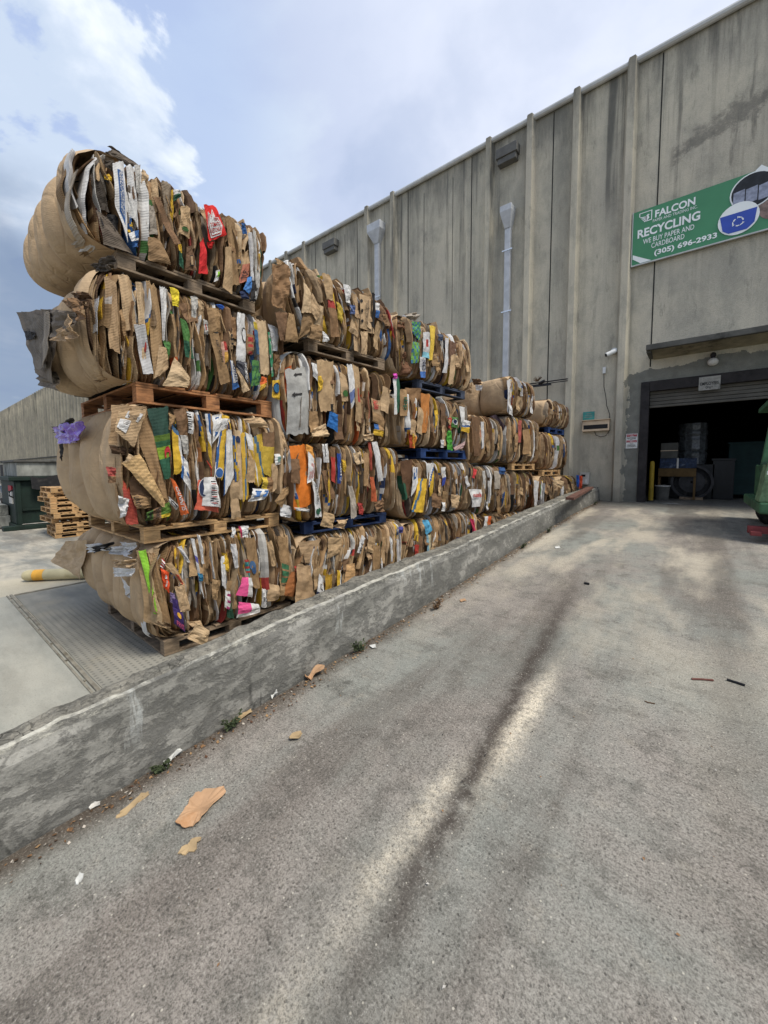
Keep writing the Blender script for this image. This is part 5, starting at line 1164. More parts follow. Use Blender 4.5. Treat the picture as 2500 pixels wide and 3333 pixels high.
patch('B3', Z3((965, 1070), (1020, 1100), (1050, 1600), (1000, 1590)), 'brown sheet with red print', pat=lambda u, v: lin('A8443A') if .4 < v < .65 and .3 < u < .75 else BRN[0], c=RED, off=.11, n=(9, 16))
patch('B3', Z3((600, 1650), (720, 1600), (750, 1720), (590, 1720)), None, BRN[6], off=.12, name='loose_flap', crump=.03)
patch('B3', Z3((1060, 1700), (1150, 1690), (1150, 1760), (1070, 1750)), None, BRN[6], off=.13, name='loose_flap', crump=.03)
patch('B3', Z3((1130, 1370), (1230, 1400), (1250, 1640), (1150, 1580)), 'board box end with red script', WHT[3], off=.12, pat=lambda u, v: BRN[8] if v < .45 else BRN[5], shapes=[], texts=[('Sulda', (.1, .55, .5, .95), -90, lin('B83A3A'))])
patch('B3', Z3((1160, 1600), (1250, 1620), (1240, 1720), (1150, 1700)), None, pat=lambda u, v: YEL if v < .5 else (BLU if u < .4 else BRN[8]), c=YEL, off=.12)
patch('B3', Z3((1330, 1190), (1385, 1180), (1385, 1500), (1340, 1520)), 'white and dark green sheet', pat=lambda u, v: DGR if u > .5 else WHT[0], c=GRN, off=.12, n=(6, 10))
patch('B3', Z3((1330, 1150), (1365, 1145), (1368, 1195), (1335, 1195)), None, lin('D050B0'), off=.13)
patch('B3', Z3((1390, 1290), (1450, 1290), (1470, 1530), (1395, 1530)), 'board flap with green letters', BRN[8], off=.10, name='loose_flap', texts=[('ibp', (.25, .2, .75, .7), -90, DGR)])
patch('B4', Z3((240, 160), (400, 180), (375, 580), (245, 540)), 'large crumpled brown sheet standing up at the near corner', shade(BRN[4], 1.05), off=.12, name='loose_flap', crump=.035, n=(14, 18))
patch('B4', Z3((275, 100), (410, 210), (400, 300), (280, 240)), None, BRN[2], off=.09, name='loose_flap', crump=.03)
patch('B4', Z3((270, 590), (380, 600), (370, 860), (310, 850)), None, shade(BRN[9], 1.1), off=.10, name='loose_flap')
patch('B4', Z3((390, 600), (440, 620), (475, 870), (350, 860)), None, BRN[2], off=.12, name='loose_flap')
patch('B4', Z3((530, 320), (590, 420), (600, 600), (510, 600)), 'light tan torn board', BRN[6], off=.14, name='loose_flap')
patch('B4', Z3((600, 420), (680, 590), (640, 680), (590, 590)), None, BRN[3], off=.14, name='loose_flap')
patch('B4', Z3((520, 600), (640, 640), (600, 760), (480, 840)), None, shade(BRN[2], .8), off=.11, name='loose_flap')
patch('B4', Z3((590, 700), (690, 720), (690, 860), (580, 830)), None, shade(BRN[2], .9), off=.13, name='loose_flap')
patch('B4', Z3((690, 240), (770, 260), (800, 500), (730, 480)), 'tall tan board with a red spot', BRN[0], off=.12, name='loose_flap', n=(8, 14))
patch('B4', Z3((740, 480), (800, 500), (850, 820), (770, 820)), None, pat=lambda u, v: RED if v > .78 else BRN[4], c=RED, off=.12)
patch('B4', Z3((880, 340), (945, 370), (945, 520), (905, 500)), None, WHT[0], off=.11)
patch('B4', Z3((945, 530), (990, 540), (990, 620), (945, 610)), None, lin('5A6A94'), off=.12)
patch('B4', Z3((1030, 430), (1130, 460), (1110, 760), (1030, 740)), 'tan board with hand holes reading do not freeze', BRN[3], off=.12, name='loose_flap', shapes=[(oval(.1, .8, .1, .05), shade(DRK, .4)), (oval(.1, .5, .1, .05), shade(DRK, .4)), (oval(.1, .2, .1, .05), shade(DRK, .4))], texts=[('DO NOT FREEZE', (.40, .15, .52, .75), 90, DRK), ('KEEP REFRIGERATED', (.60, .12, .72, .85), 90, DRK)])
patch('B4', Z3((1145, 420), (1168, 425), (1160, 740), (1140, 730)), 'black strip standing above the bale', shade(DRK, .6), off=.12, n=(3, 12))
patch('B4', Z3((1168, 510), (1210, 520), (1200, 650), (1170, 640)), None, pat=lambda u, v: WH if v > .5 else BLU, c=BLU, off=.13)
patch('B4', Z3((1040, 770), (1100, 770), (1095, 980), (1045, 970)), None, BRN[3], off=.14, name='loose_flap')
patch('B4', Z3((690, 760), (755, 830), (740, 870), (700, 860)), None, WHT[0], off=.14)
patch('B4', Z3((820, 500), (880, 560), (870, 700), (830, 650)), None, lin('B8A040'), off=.11)
patch('B2', Z4((130, 280), (270, 265), (330, 800), (170, 860)), 'large orange wrapping sheet at the near edge', lin('D8792A'), off=.08, n=(12, 18), bulge=.05)
patch('B2', Z4((135, 400), (210, 400), (215, 630), (140, 610)), None, BRN[7], off=.13, name='loose_flap')
patch('B2', Z4((260, 265), (330, 290), (345, 430), (290, 420)), None, lin('E0A050'), off=.11)
patch('B2', Z4((290, 330), (345, 400), (345, 580), (280, 620)), 'white sheet with red stalks', WH, off=.13, shapes=[([(.2+.2*i, .1), (.25+.2*i, .1), (.45+.08*i, .7), (.4+.08*i, .7)], lin('C04030')) for i in range(4)])
patch('B2', Z4((325, 570), (370, 640), (410, 920), (350, 920)), 'white sheet reading la mexicana with green leaves', WH, off=.15, n=(8, 14), texts=[('MEXICANA', (.3, .45, .7, 1.), 90, DRK)], shapes=[(oval(.4, .15, .3, .08), DGR), (oval(.7, .22, .2, .06), DGR)])
patch('B2', Z4((165, 835), (300, 850), (290, 875), (190, 865)), None, WHT[0], off=.12)
patch('B2', Z4((410, 265), (465, 260), (475, 430), (430, 430)), None, pat=lambda u, v: DRK if (.2 < u < .4 and v > .3) else WHT[0], c=WH, off=.12, n=(8, 10))
patch('B2', Z4((550, 350), (585, 350), (585, 620), (555, 620)), 'blue sheet with white capitals', lin('2E4F9A'), off=.13, texts=[('CLAMATO', (.25, .1, .75, .7), 90, WH)])
patch('B2', Z4((595, 400), (630, 420), (625, 530), (600, 500)), None, YEL, off=.13)
patch('B2', Z4((495, 290), (530, 300), (535, 620), (500, 600)), None, pat=lambda u, v: lin('B04038') if v < .7 else BRN[4], c=RED, off=.11)
patch('B2', Z4((865, 245), (915, 245), (965, 590), (925, 600)), 'long white strip', WHT[0], off=.13, n=(5, 14))
patch('B2', Z4((828, 245), (860, 245), (865, 500), (845, 500)), None, lin('A04A3A'), off=.12)
patch('B2', Z4((845, 560), (880, 560), (910, 780), (860, 780)), 'brick red board', lin('B05A38'), off=.14, name='loose_flap')
patch('B2', Z4((650, 640), (690, 640), (735, 910), (680, 940)), None, GRY[0], off=.12)
patch('B2', Z4((735, 790), (780, 800), (785, 900), (745, 895)), None, RED, off=.14)
patch('B2', Z4((785, 340), (840, 350), (830, 640), (790, 640)), None, BRN[8], off=.12, name='loose_flap')
patch('B2', Z4((885, 790), (960, 750), (975, 870), (900, 880)), None, BRN[7], off=.15, name='loose_flap', crump=.03)
patch('B2', Z4((40, 800), (150, 830), (130, 930), (35, 910)), 'white printed paper in the gap between stacks', WHT[1], off=.04, n=(8, 8))
patch('B2', Z4((430, 870), (525, 900), (510, 1025), (400, 1000)), None, BRN[0], off=.16, name='loose_flap')
patch('B2', Z4((560, 950), (655, 940), (620, 1030), (530, 1010)), None, BRN[3], off=.14, name='loose_flap', crump=.03)
patch('B1', Z4((200, 1150), (400, 1120), (320, 1340), (230, 1330)), 'large plain tan board at the near corner', BRN[5], off=.06, name='loose_flap', n=(12, 12))
patch('B1', Z4((190, 1340), (320, 1370), (350, 1760), (165, 1690)), 'wide tan board sagging to the ground', BRN[5], off=.10, name='loose_flap', n=(12, 14), crump=.02)
patch('B1', Z4((470, 1100), (600, 1110), (570, 1240), (460, 1300)), None, BRN[0], off=.10, name='loose_flap')
patch('B1', Z4((390, 1430), (430, 1500), (420, 1700), (345, 1710)), 'white sauce sheet with a navy panel', pat=lambda u, v: NAV if v < .42 else WH, c=WH, off=.14, n=(8, 14), texts=[('RAGU', (.3, .03, .8, .38), 90, WH)], shapes=[([(.3, .55), (.7, .55), (.7, .75), (.3, .75)], DRK), ([(.36, .58), (.64, .58), (.64, .72), (.36, .72)], WH)])
patch('B1', Z4((445, 1440), (510, 1440), (480, 1660), (430, 1680)), None, lin('A8842C'), off=.12)
patch('B1', Z4((550, 1400), (585, 1400), (580, 1620), (545, 1620)), 'yellow and white strip by the wall', pat=lambda u, v: YEL if u < .7 else WH, c=YEL, off=.14, n=(6, 12))
patch('B1', Z4((640, 1350), (710, 1340), (700, 1560), (600, 1560)), 'leaning ribbed tan board', lin('C09A6C'), off=.14, name='loose_flap', n=(8, 16), pat=lambda u, v: shade(lin('C09A6C'), .85 if int(v*16) % 2 else 1.05))
patch('B1', Z4((770, 1080), (800, 1110), (760, 1250), (730, 1240)), 'white sheet reading glass', WH, off=.12, texts=[('GLASS', (.2, .1, .7, .6), 0, DRK)])
patch('B1', Z4((870, 1170), (935, 1180), (930, 1470), (860, 1480)), None, BRN[2], off=.12, name='loose_flap', n=(8, 12))
patch('B1', Z4((1020, 1080), (1050, 1150), (1045, 1320), (1035, 1320)), None, WHT[0], off=.12)
patch('B1', Z4((1085, 1120), (1100, 1120), (1112, 1390), (1090, 1390)), None, WHT[1], off=.12)
patch('B1', Z4((940, 1290), (955, 1290), (958, 1460), (945, 1460)), None, WHT[1], off=.12)
# --- third stack
patch('C4', Z3((1340, 680), (1480, 700), (1460, 800), (1330, 780)), 'torn fibrous brown board at the near corner', lin('6E4C34'), off=.05, name='torn_flap', crump=.05, n=(14, 10))
patch('C4', Z3((1400, 960), (1480, 940), (1480, 1160), (1410, 1160)), None, lin('6A4A34'), off=.05, name='torn_flap', crump=.05)
patch('C4', Z3((1500, 680), (1580, 690), (1570, 860), (1500, 780)), 'green and blue scale patterned sheet', pat=lambda u, v: lin('5A9A4A') if (int(u*6)+int(v*6)) % 2 else lin('3A6A8A'), c=GRN, off=.10, n=(10, 12))
patch('C4', Z3((1495, 860), (1570, 870), (1560, 1050), (1490, 1060)), None, pat=lambda u, v: lin('6A9A4A') if (int(u*6)+int(v*6)) % 3 else lin('3A6A8A'), c=GRN, off=.11, n=(10, 12))
patch('C4', Z9((190, 430), (245, 430), (240, 640), (180, 620)), None, pat=lambda u, v: lin('7FB8C8') if v < .25 else (RED if (.4 < v < .7 and .3 < u < .6) else WHT[1]), c=WH, off=.12)
patch('C4', Z9((240, 370), (285, 390), (260, 650), (235, 640)), 'yellow sheet near the top', lin('D8B84A'), off=.13, n=(6, 10))
patch('C4', Z9((160, 620), (205, 620), (205, 780), (165, 780)), 'blue and white juice sheet at the foot', pat=lambda u, v: lin('4A74B8') if v < .35 else WHT[1], c=BLU, off=.12, n=(6, 10), texts=[('SUNNY', (.2, .35, .8, .95), 90, NAV)])
patch('C4', Z9((360, 470), (385, 470), (370, 740), (340, 740)), None, WHT[1], off=.12)
patch('C4', Z9((390, 490), (440, 510), (420, 680), (385, 680)), None, lin('6A5040'), off=.12, name='loose_flap')
patch('C4', Z9((400, 600), (440, 600), (420, 830), (385, 830)), None, BRN[3], off=.13, name='loose_flap')
patch('C4', Z9((300, 440), (345, 450), (335, 500), (305, 490)), None, lin('4A5468'), off=.12)
patch('C4', Z3((1440, 610), (1560, 600), (1540, 680), (1450, 660)), 'crumpled white film on the top corner', GRY[0], off=.03, name='crushed_film', crump=.05, n=(10, 8))
patch('C3', Z9((50, 860), (170, 860), (160, 1010), (60, 1010)), None, BRN[4], off=.03, name='loose_flap', n=(8, 8))
patch('C3', Z9((165, 900), (240, 910), (220, 1190), (175, 1210)), 'orange brown ribbed box side', lin('B97A40'), off=.10, n=(8, 14))
patch('C3', Z9((70, 1180), (135, 1200), (125, 1325), (80, 1320)), 'rust red sheet reading natural', pat=lambda u, v: lin('A8482A') if u < .8 else lin('C07A30'), c=RED, off=.10, texts=[('Natural', (.3, .1, .7, .9), -90, YEL)])
patch('C3', Z9((275, 1030), (300, 1030), (295, 1150), (280, 1150)), None, YEL, off=.11)
patch('C3', Z9((380, 1090), (405, 1090), (400, 1170), (382, 1170)), None, RED, off=.12)
patch('C3', Z9((400, 1080), (455, 1090), (450, 1170), (405, 1160)), 'green and white round printed sheet', GRN, off=.12, shapes=[(oval(.5, .55, .35, .3), WH), (oval(.5, .55, .25, .2), NAV)])
patch('C3', Z9((465, 1000), (510, 1010), (500, 1170), (480, 1190)), None, WHT[0], off=.12)
patch('C3', Z9((490, 1100), (550, 1120), (540, 1210), (480, 1190)), 'yellow and white corner sheet', pat=chq(.2, .5, .08), off=.13)
patch('C3', Z9((365, 1190), (400, 1190), (415, 1340), (370, 1335)), 'green leafy sheet over the blue pallet', lin('4A9A3A'), off=.13, crump=.03)
patch('C3', Z9((325, 1260), (348, 1260), (345, 1320), (325, 1320)), None, WHT[1], off=.12)
patch('C3', Z9((420, 1320), (510, 1270), (500, 1320), (430, 1345)), 'pale strip flap over the blue pallet', lin('B89C9A'), off=.14)
patch('C2', Z9((5, 1420), (105, 1410), (90, 1700), (40, 1720)), 'dark brown box side at the near edge', lin('5E4430'), off=.05, name='loose_flap')
patch('C2', Z9((110, 1470), (150, 1470), (140, 1620), (95, 1700)), 'white banana sheet with a blue panel', WH, off=.10, n=(8, 14), shapes=[([(.1, .55), (.5, .55), (.5, .95), (.1, .95)], BLU)])
patch('C2', Z9((150, 1560), (215, 1560), (190, 1820), (100, 1820)), 'yellow banana sheet', pat=lambda u, v: lin('4A7090') if abs(u-.1-.3*v) < .08 else lin('D8B03A'), c=YEL, off=.11, n=(12, 14))
patch('C2', Z9((205, 1440), (265, 1440), (265, 1640), (240, 1700)), None, pat=chq(.5, .55, .06), off=.12, n=(8, 14))
patch('C2', Z9((325, 1470), (360, 1470), (355, 1600), (330, 1620)), None, pat=lambda u, v: WH if v > .4 else lin('3A4A9A'), c=WH, off=.11)
patch('C2', Z9((245, 1660), (330, 1690), (320, 1790), (260, 1780)), None, BRN[7], off=.12, name='loose_flap')
patch('C2', Z9((335, 1740), (362, 1745), (358, 1810), (332, 1810)), None, WHT[0], off=.13)
patch('C2', Z9((400, 1680), (470, 1690), (450, 1790), (405, 1780)), None, BRN[3], off=.12, name='loose_flap')
patch('C1', Z4((1315, 950), (1370, 945), (1410, 1040), (1350, 1080)), 'light blue printed flap folded over the top edge', lin('5AA6CC'), off=.12, n=(8, 8))
patch('C1', Z4((1350, 1080), (1385, 1080), (1395, 1270), (1360, 1270)), None, pat=lambda u, v: lin('8AB0C0') if u < .4 else lin('C8C0A0'), c=SKY, off=.11)
patch('C1', Z4((1100, 1010), (1140, 1005), (1140, 1060), (1105, 1065)), None, lin('4A4A8A'), off=.10)
patch('C1', Z4((1245, 1170), (1285, 1170), (1280, 1320), (1250, 1320)), None, lin('A83A30'), off=.11)
patch('C1', Z9((550, 1870), (575, 1870), (605, 2010), (575, 2010)), None, lin('C0385A'), off=.12)
patch('D1', Z9((665, 1850), (715, 1850), (700, 1960), (645, 1950)), 'orange sheet over the retaining wall', pat=lambda u, v: ORA if u > .4 else WHT[0], c=ORA, off=.10)
patch('D2', Z9((540, 1640), (640, 1640), (630, 1770), (570, 1780)), 'white spread sheet with red lettering', WH, off=.12, n=(8, 8), texts=[('nutella', (.15, .55, .9, .8), 0, lin('B8302A'))])
patch('D2', Z9((575, 1480), (600, 1490), (585, 1560), (565, 1550)), None, lin('C04040'), off=.11)
patch('D2', Z9((645, 1500), (665, 1500), (665, 1640), (650, 1640)), None, WHT[3], off=.11)
patch('D3', Z9((560, 1080), (625, 1090), (630, 1380), (575, 1390)), 'tall dark brown board', BRN[9], off=.08, name='loose_flap')
patch('D3', Z9((632, 1120), (655, 1120), (655, 1320), (636, 1330)), None, WHT[1], off=.10)
patch('E4', Z9((835, 800), (865, 800), (860, 1050), (835, 1050)), 'white edge strip', WHT[1], off=.06)
patch('E4', Z9((850, 980), (870, 1000), (880, 1080), (850, 1060)), None, WHT[0], off=.10)
patch('E3', Z9((955, 1180), (1010, 1180), (1010, 1370), (960, 1370)), 'flat brown board square', BRN[8], off=.14, name='loose_flap')
patch('E3', Z9((920, 1110), (945, 1110), (940, 1280), (915, 1280)), None, lin('A85A50'), off=.10)
patch('E2', Z9((735, 1500), (780, 1500), (780, 1640), (740, 1640)), None, GRY[0], off=.10)
patch('E2', Z9((765, 1470), (820, 1475), (815, 1530), (770, 1520)), None, lin('3A5A8A'), off=.11)
patch('F2', Z9((1040, 1570), (1080, 1580), (1060, 1800), (1045, 1800)), None, WHT[1], off=.10)
patch('G2', Z9((1300, 1600), (1360, 1600), (1340, 1720), (1290, 1700)), 'brown box end with a round mark', BRN[0], off=.10, name='loose_flap', shapes=[(oval(.5, .5, .2, .15), BRN[9])])
patch('G2', Z9((1200, 1560), (1270, 1580), (1260, 1640), (1190, 1600)), None, BRN[6], off=.12, name='loose_flap')
# ---------------------------------------------------------------- loose things on the bales' near ends
def crumple(parent, name, mat, pts, cols=None, cr=.04, n=(10, 10), solid=.004, label=None, ph=3., rag=.03):
    tl, tr, br, bl = [Vector(p) for p in pts]; no = (tr-bl).cross(tl-br).normalized()
    P = []
    for i in range(n[0]+1):
        row = []
        for j in range(n[1]+1):
            u, v = i/n[0], j/n[1]; u2 = u+rag*nz(v*4, ph); v2 = v+rag*nz(ph, u*4)
            p = (bl*(1-u2)+br*u2)*(1-v2)+(tl*(1-u2)+tr*u2)*v2
            row.append(p+no*cr*(1.5*nz(u*2.5+ph, v*2.5)+.8*nz(u*6, v*6+ph)))
        P.append(row)
    m_ = MB(); m_.grid(P, (lambda i, j: cols) if cols else None); o = m_.build(name, mat, parent, cols=bool(cols), solid=solid)
    if label: o['label'] = label
    return o
def onY(key, px, y):      # image points on the plane Y=y, in the bale's local frame
    e, M = BALES[key]; Mi = M.inverted(); return [Mi @ Vector(hitY(a, b, y)) for a, b in px]
A3 = BALES['A3'][0]; A2 = BALES['A2'][0]; A1 = BALES['A1'][0]; A4 = BALES['A4'][0]
DC = lin('5C5147')
P = onY('A3', Z1((95, 990), (290, 975), (290, 1380), (190, 1310)), .93)
crumple(A3, 'hanging_box', 'wrap_dark', P, cr=.02, n=(14, 14), label='dark grey brown crushed box hanging off the left end')
P = onY('A3', Z1((120, 985), (235, 1010), (250, 1290), (190, 1300)), .88); crumple(A3, 'hanging_box', 'sheet', P, shade(GRY[1], .55), cr=.012, n=(12, 14))
P = onY('A3', Z1((130, 1090), (180, 1095), (190, 1130), (140, 1140)), .865); crumple(A3, 'print_mark', 'sheet', P, shade(DRK, .6), cr=.01, n=(8, 6))
P = onY('A3', Z1((240, 985), (262, 985), (262, 1180), (225, 1290)), .86); crumple(A3, 'folded_edge', 'sheet', P, GRY[1], cr=.008, n=(3, 14))
P = onY('A3', Z1((230, 975), (390, 985), (400, 1100), (270, 1130)), .88); crumple(A3, 'hanging_box', 'wrap_dark', P, cr=.03)
P = onY('A3', Z1((195, 1300), (290, 1310), (330, 1420), (205, 1380)), .96); crumple(A3, 'hanging_box', 'wrap_dark', P, cr=.03)
P = onY('A3', Z1((345, 930), (400, 910), (470, 1010), (420, 1040)), .90); crumple(A3, 'loose_flap', 'sheet', P, BRN[4], cr=.03)
P = onY('A3', Z1((380, 1000), (400, 1100), (390, 1150), (270, 1140)), .86); crumple(A3, 'loose_flap', 'sheet', P, BRN[5], cr=.03)
P = onY('A3', Z1((400, 890), (460, 880), (480, 960), (410, 980)), .96); crumple(A3, 'loose_flap', 'sheet', P, shade(BRN[9], .8), cr=.04)
P = onY('A4', Z1((150, 700), (200, 665), (205, 750), (180, 740)), 1.06); crumple(A4, 'loose_flap', 'sheet', P, BRN[4], cr=.02)
P = onY('A4', Z1((200, 560), (230, 510), (215, 640), (190, 640)), 1.10); crumple(A4, 'loose_flap', 'sheet', P, WHT[3], cr=.02)
P = onY('A4', Z1((500, 740), (600, 680), (610, 760), (520, 770)), 1.02); crumple(A4, 'loose_flap', 'sheet', P, shade(GRY[2], .5), cr=.03)
P = onY('A2', Z2((290, 320), (360, 290), (420, 400), (310, 405)), 1.10); crumple(A2, 'purple_film', 'purple', P, cr=.022, n=(16, 14), label='crumpled purple plastic film on the left top corner')
P = onY('A2', Z2((370, 300), (445, 285), (440, 370), (370, 405)), 1.06); crumple(A2, 'purple_film', 'purple', P, cr=.026, n=(16, 14), ph=9.)
P = onY('A2', Z2((330, 300), (385, 265), (400, 300), (350, 350)), 1.14); crumple(A2, 'loose_flap', 'sheet', P, shade(GRY[2], .35), cr=.02)
P = onY('A2', Z2((283, 315), (340, 310), (360, 350), (290, 345)), 1.12); crumple(A2, 'loose_flap', 'sheet', P, shade(GRY[1], .4), cr=.03)
P = onY('A2', Z2((320, 410), (335, 405), (335, 500), (325, 480)), 1.02); crumple(A2, 'loose_flap', 'sheet', P, DRK, cr=.01)
P = onY('A1', Z8((215, 112), (330, 108), (300, 340), (118, 230)), 1.30); crumple(A1, 'pointed_tip', 'wrap_brown', P, cr=.02, n=(10, 10), label='pointed brown cardboard tip at the left end')
P = onY('A1', Z8((335, 135), (400, 125), (470, 170), (340, 180)), 1.30); crumple(A1, 'white_film', 'sheet', P, WHT[0], cr=.03)
P = onY('A1', Z8((370, 150), (490, 120), (470, 150), (380, 185)), 1.27); crumple(A1, 'black_film', 'sheet', P, shade(DRK, .7), cr=.03)
P = onY('A1', Z8((430, 150), (570, 140), (620, 215), (470, 180)), 1.29); crumple(A1, 'white_film', 'sheet', P, WHT[1], cr=.04)
P = onY('A1', Z8((545, 118), (620, 125), (610, 185), (555, 185)), 1.30); crumple(A1, 'white_film', 'sheet', P, WHT[0], cr=.03)
P = onY('A1', Z8((495, 225), (620, 225), (610, 275), (500, 265)), 1.22); crumple(A1, 'loose_flap', 'sheet', P, BRN[3], cr=.03)
P = onY('A1', Z8((495, 272), (620, 280), (610, 325), (500, 325)), 1.21); crumple(A1, 'white_label', 'sheet', P, WHT[0], cr=.01, label='plain white rectangular paper')
P = onY('A1', Z8((545, 330), (605, 400), (575, 445), (570, 430)), 1.30); crumple(A1, 'white_label', 'sheet', P, WHT[0], cr=.01)
P = onY('A1', Z8((610, 390), (625, 400), (612, 478), (580, 440)), 1.31); crumple(A1, 'white_label', 'sheet', P, WHT[1], cr=.01)
# plastic at the end of the last low bale
e = BALES['G2'][0]
P = onY('G2', Z9((1385, 1535), (1412, 1540), (1410, 1635), (1385, 1635)), 11.45)
crumple(e, 'orange_plastic', 'orange_plastic', P, cr=.02, label='bright orange plastic sheet'); P = onY('G2', Z9((1365, 1530), (1388, 1535), (1388, 1625), (1368, 1620)), 11.42); crumple(e, 'blue_plastic', 'blue_plastic', P, cr=.02)
P = onY('E3', Z9((660, 1100), (740, 1065), (820, 1150), (760, 1280)), 7.9); crumple(BALES['E3'][0], 'dark_film', 'sheet', P, lin('5A4A50'), cr=.04, label='dark purplish film draped over the near end')
P = onY('E4', Z9((585, 835), (640, 840), (635, 880), (590, 878)), 7.80); crumple(BALES['E4'][0], 'white_label', 'sheet', P, WHT[0], cr=.01)
P = onY('E4', Z9((510, 860), (560, 810), (560, 900), (515, 905)), 7.80); crumple(BALES['E4'][0], 'loose_flap', 'sheet', P, BRN[3], cr=.02)
P = onY('E4', Z9((560, 790), (620, 790), (640, 830), (570, 840)), 7.86); crumple(BALES['E4'][0], 'loose_flap', 'sheet', P, BRN[7], cr=.04)
# ================================================================ YARD THINGS
def bollard():
    a = hitZ(75, 1893, .0); b = hitZ(213, 1887, .0)
    a = Vector((a[0], a[1], .095)); d = Vector((b[0]-a[0], b[1]-a[1], 0)).normalized(); r = empty('fallen_bollard', a, 'cream bollard with an orange band lying on the yard left of the bales', 'bollard')
    q = .085; m_ = MB()
    pts = [d*x for x in (0, .02, .05, .1)]; m_.tube(pts+[d*.17], [q*.35, q*.72, q*.93, q, q], 18); m_.build('rounded_end', 'bollard_cream', r, smooth=True)
    m_ = MB(); m_.tube([d*.171, d*.32], q*1.005, 18, False); m_.build('orange_band', 'bollard_orange', r, smooth=True)
    m_ = MB(); m_.tube([d*.321, d*1.25], q, 18); m_.build('post', 'bollard_cream', r, smooth=True)
bollard()
def pallet_stack():
    q = hitZ(175, 1754, 0.)
    base = (q[0]+.15, q[1]+.0)
    rr = random.Random(5); descs = ['bottom', 'second from bottom', 'third from bottom', 'fourth from bottom', 'fifth from bottom', 'sixth from bottom', 'seventh from bottom', 'eighth from bottom', 'ninth from bottom', 'topmost']
    for i in range(10):
        pallet('pale wooden pallet, %s in the tall pallet stack beside the green compactor' % descs[i], base[0]-.15+rr.uniform(-.08, .08)-.15*(i > 6), base[1]+rr.uniform(-.05, .05), .003+.128*i, 1.2, 1.0, .126, 'wood_pale', rz_deg[i], grp='pallets in the tall stack')
rz_deg = [-3, -2, -6, 1, -4, -1, -5, 2, -3, 0]
pallet_stack()
def compactor():
    r = empty('waste_compactor', (-15.35, 2.1, 0), 'dark green steel waste compactor behind the pallet stack', 'compactor')
    m_ = MB(); m_.box(-2.2, 0, 0, 4.0, .16, 1.42); m_.build('body', 'compactor', r, bevel=.02)
    m_ = MB(); m_.box(-2.3, .12, -.12, 4.1, 1.43, 1.54); m_.build('top_rim', 'compactor', r, bevel=.01)
    m_ = MB(); m_.box(-2.2, .12, -.05, .12, 0, .15); m_.box(-.2, .14, -.3, 4.1, 0, .12); m_.build('skid', 'compactor', r, bevel=.01)
    for y in (.03, 1.5, 3.0): m_ = MB(); m_.box(.001, .07, y, y+.10, .16, 1.41); m_.build('stiffener', 'compactor', r, bevel=.005)
    m_ = MB(); m_.box(.001, .05, .14, 1.49, .55, .60); m_.build('side_rail', 'compactor', r)
    m_ = MB(); m_.box(-.75, -.25, -.03, -.001, .75, 1.1); m_.build('warning_plate', 'white_dull', r); m_ = MB(); m_.box(-.75, -.25, -.032, -.001, 1.12, 1.28); m_.build('warning_plate', 'red_paint', r)
    m_ = MB(); m_.tube([(.02, -.04, .95), (.08, -.12, 1.0), (.08, -.12, 1.12), (.02, -.04, 1.16)], .02, 8); m_.build('handle', 'black', r)
    m_ = MB()
    P = [[(.13+.03*math.sin(i*1.3)+.02*j, .35+i*.14, 1.55-.09*j-.05*math.sin(i*.9)) for j in range(5)] for i in range(8)]; m_.grid(P); m_.build('rubber_flap', 'rubber', r, solid=.01)
    r = empty('concrete_hood', (-15.5, 2.2, 1.545), 'stained concrete block wall rising above the top of the compactor', 'concrete block')
    m_ = MB(); m_.box(-2.2, 0, 0, 4.2, 0, .42); m_.build('block', 'curb_concrete2', r, bevel=.02)
    m_ = MB(); m_.box(-2.26, .06, -.06, 4.26, .421, .48); m_.build('cap', 'canopy', r, bevel=.01)
simple('curb_concrete2', '85867F', .9, .4, 2, .3, 30, stretch=(1.5, 1.5, .7), dirt='4A4C48')
compactor()
def barrier():
    r = empty('concrete_barrier', (-17.6, 1.75, 0), 'low concrete barrier left of the compactor with the dark car behind', 'barrier')
    m_ = MB(); m_.box(-6, 1.35, 0, .35, 0, .36); m_.build('lower_block', 'curb_concrete2', r, bevel=.02)
    m_ = MB(); m_.box(-6, 1.3, .03, .32, .361, .68); m_.build('upper_block', 'curb_concrete2', r, bevel=.02)
barrier()
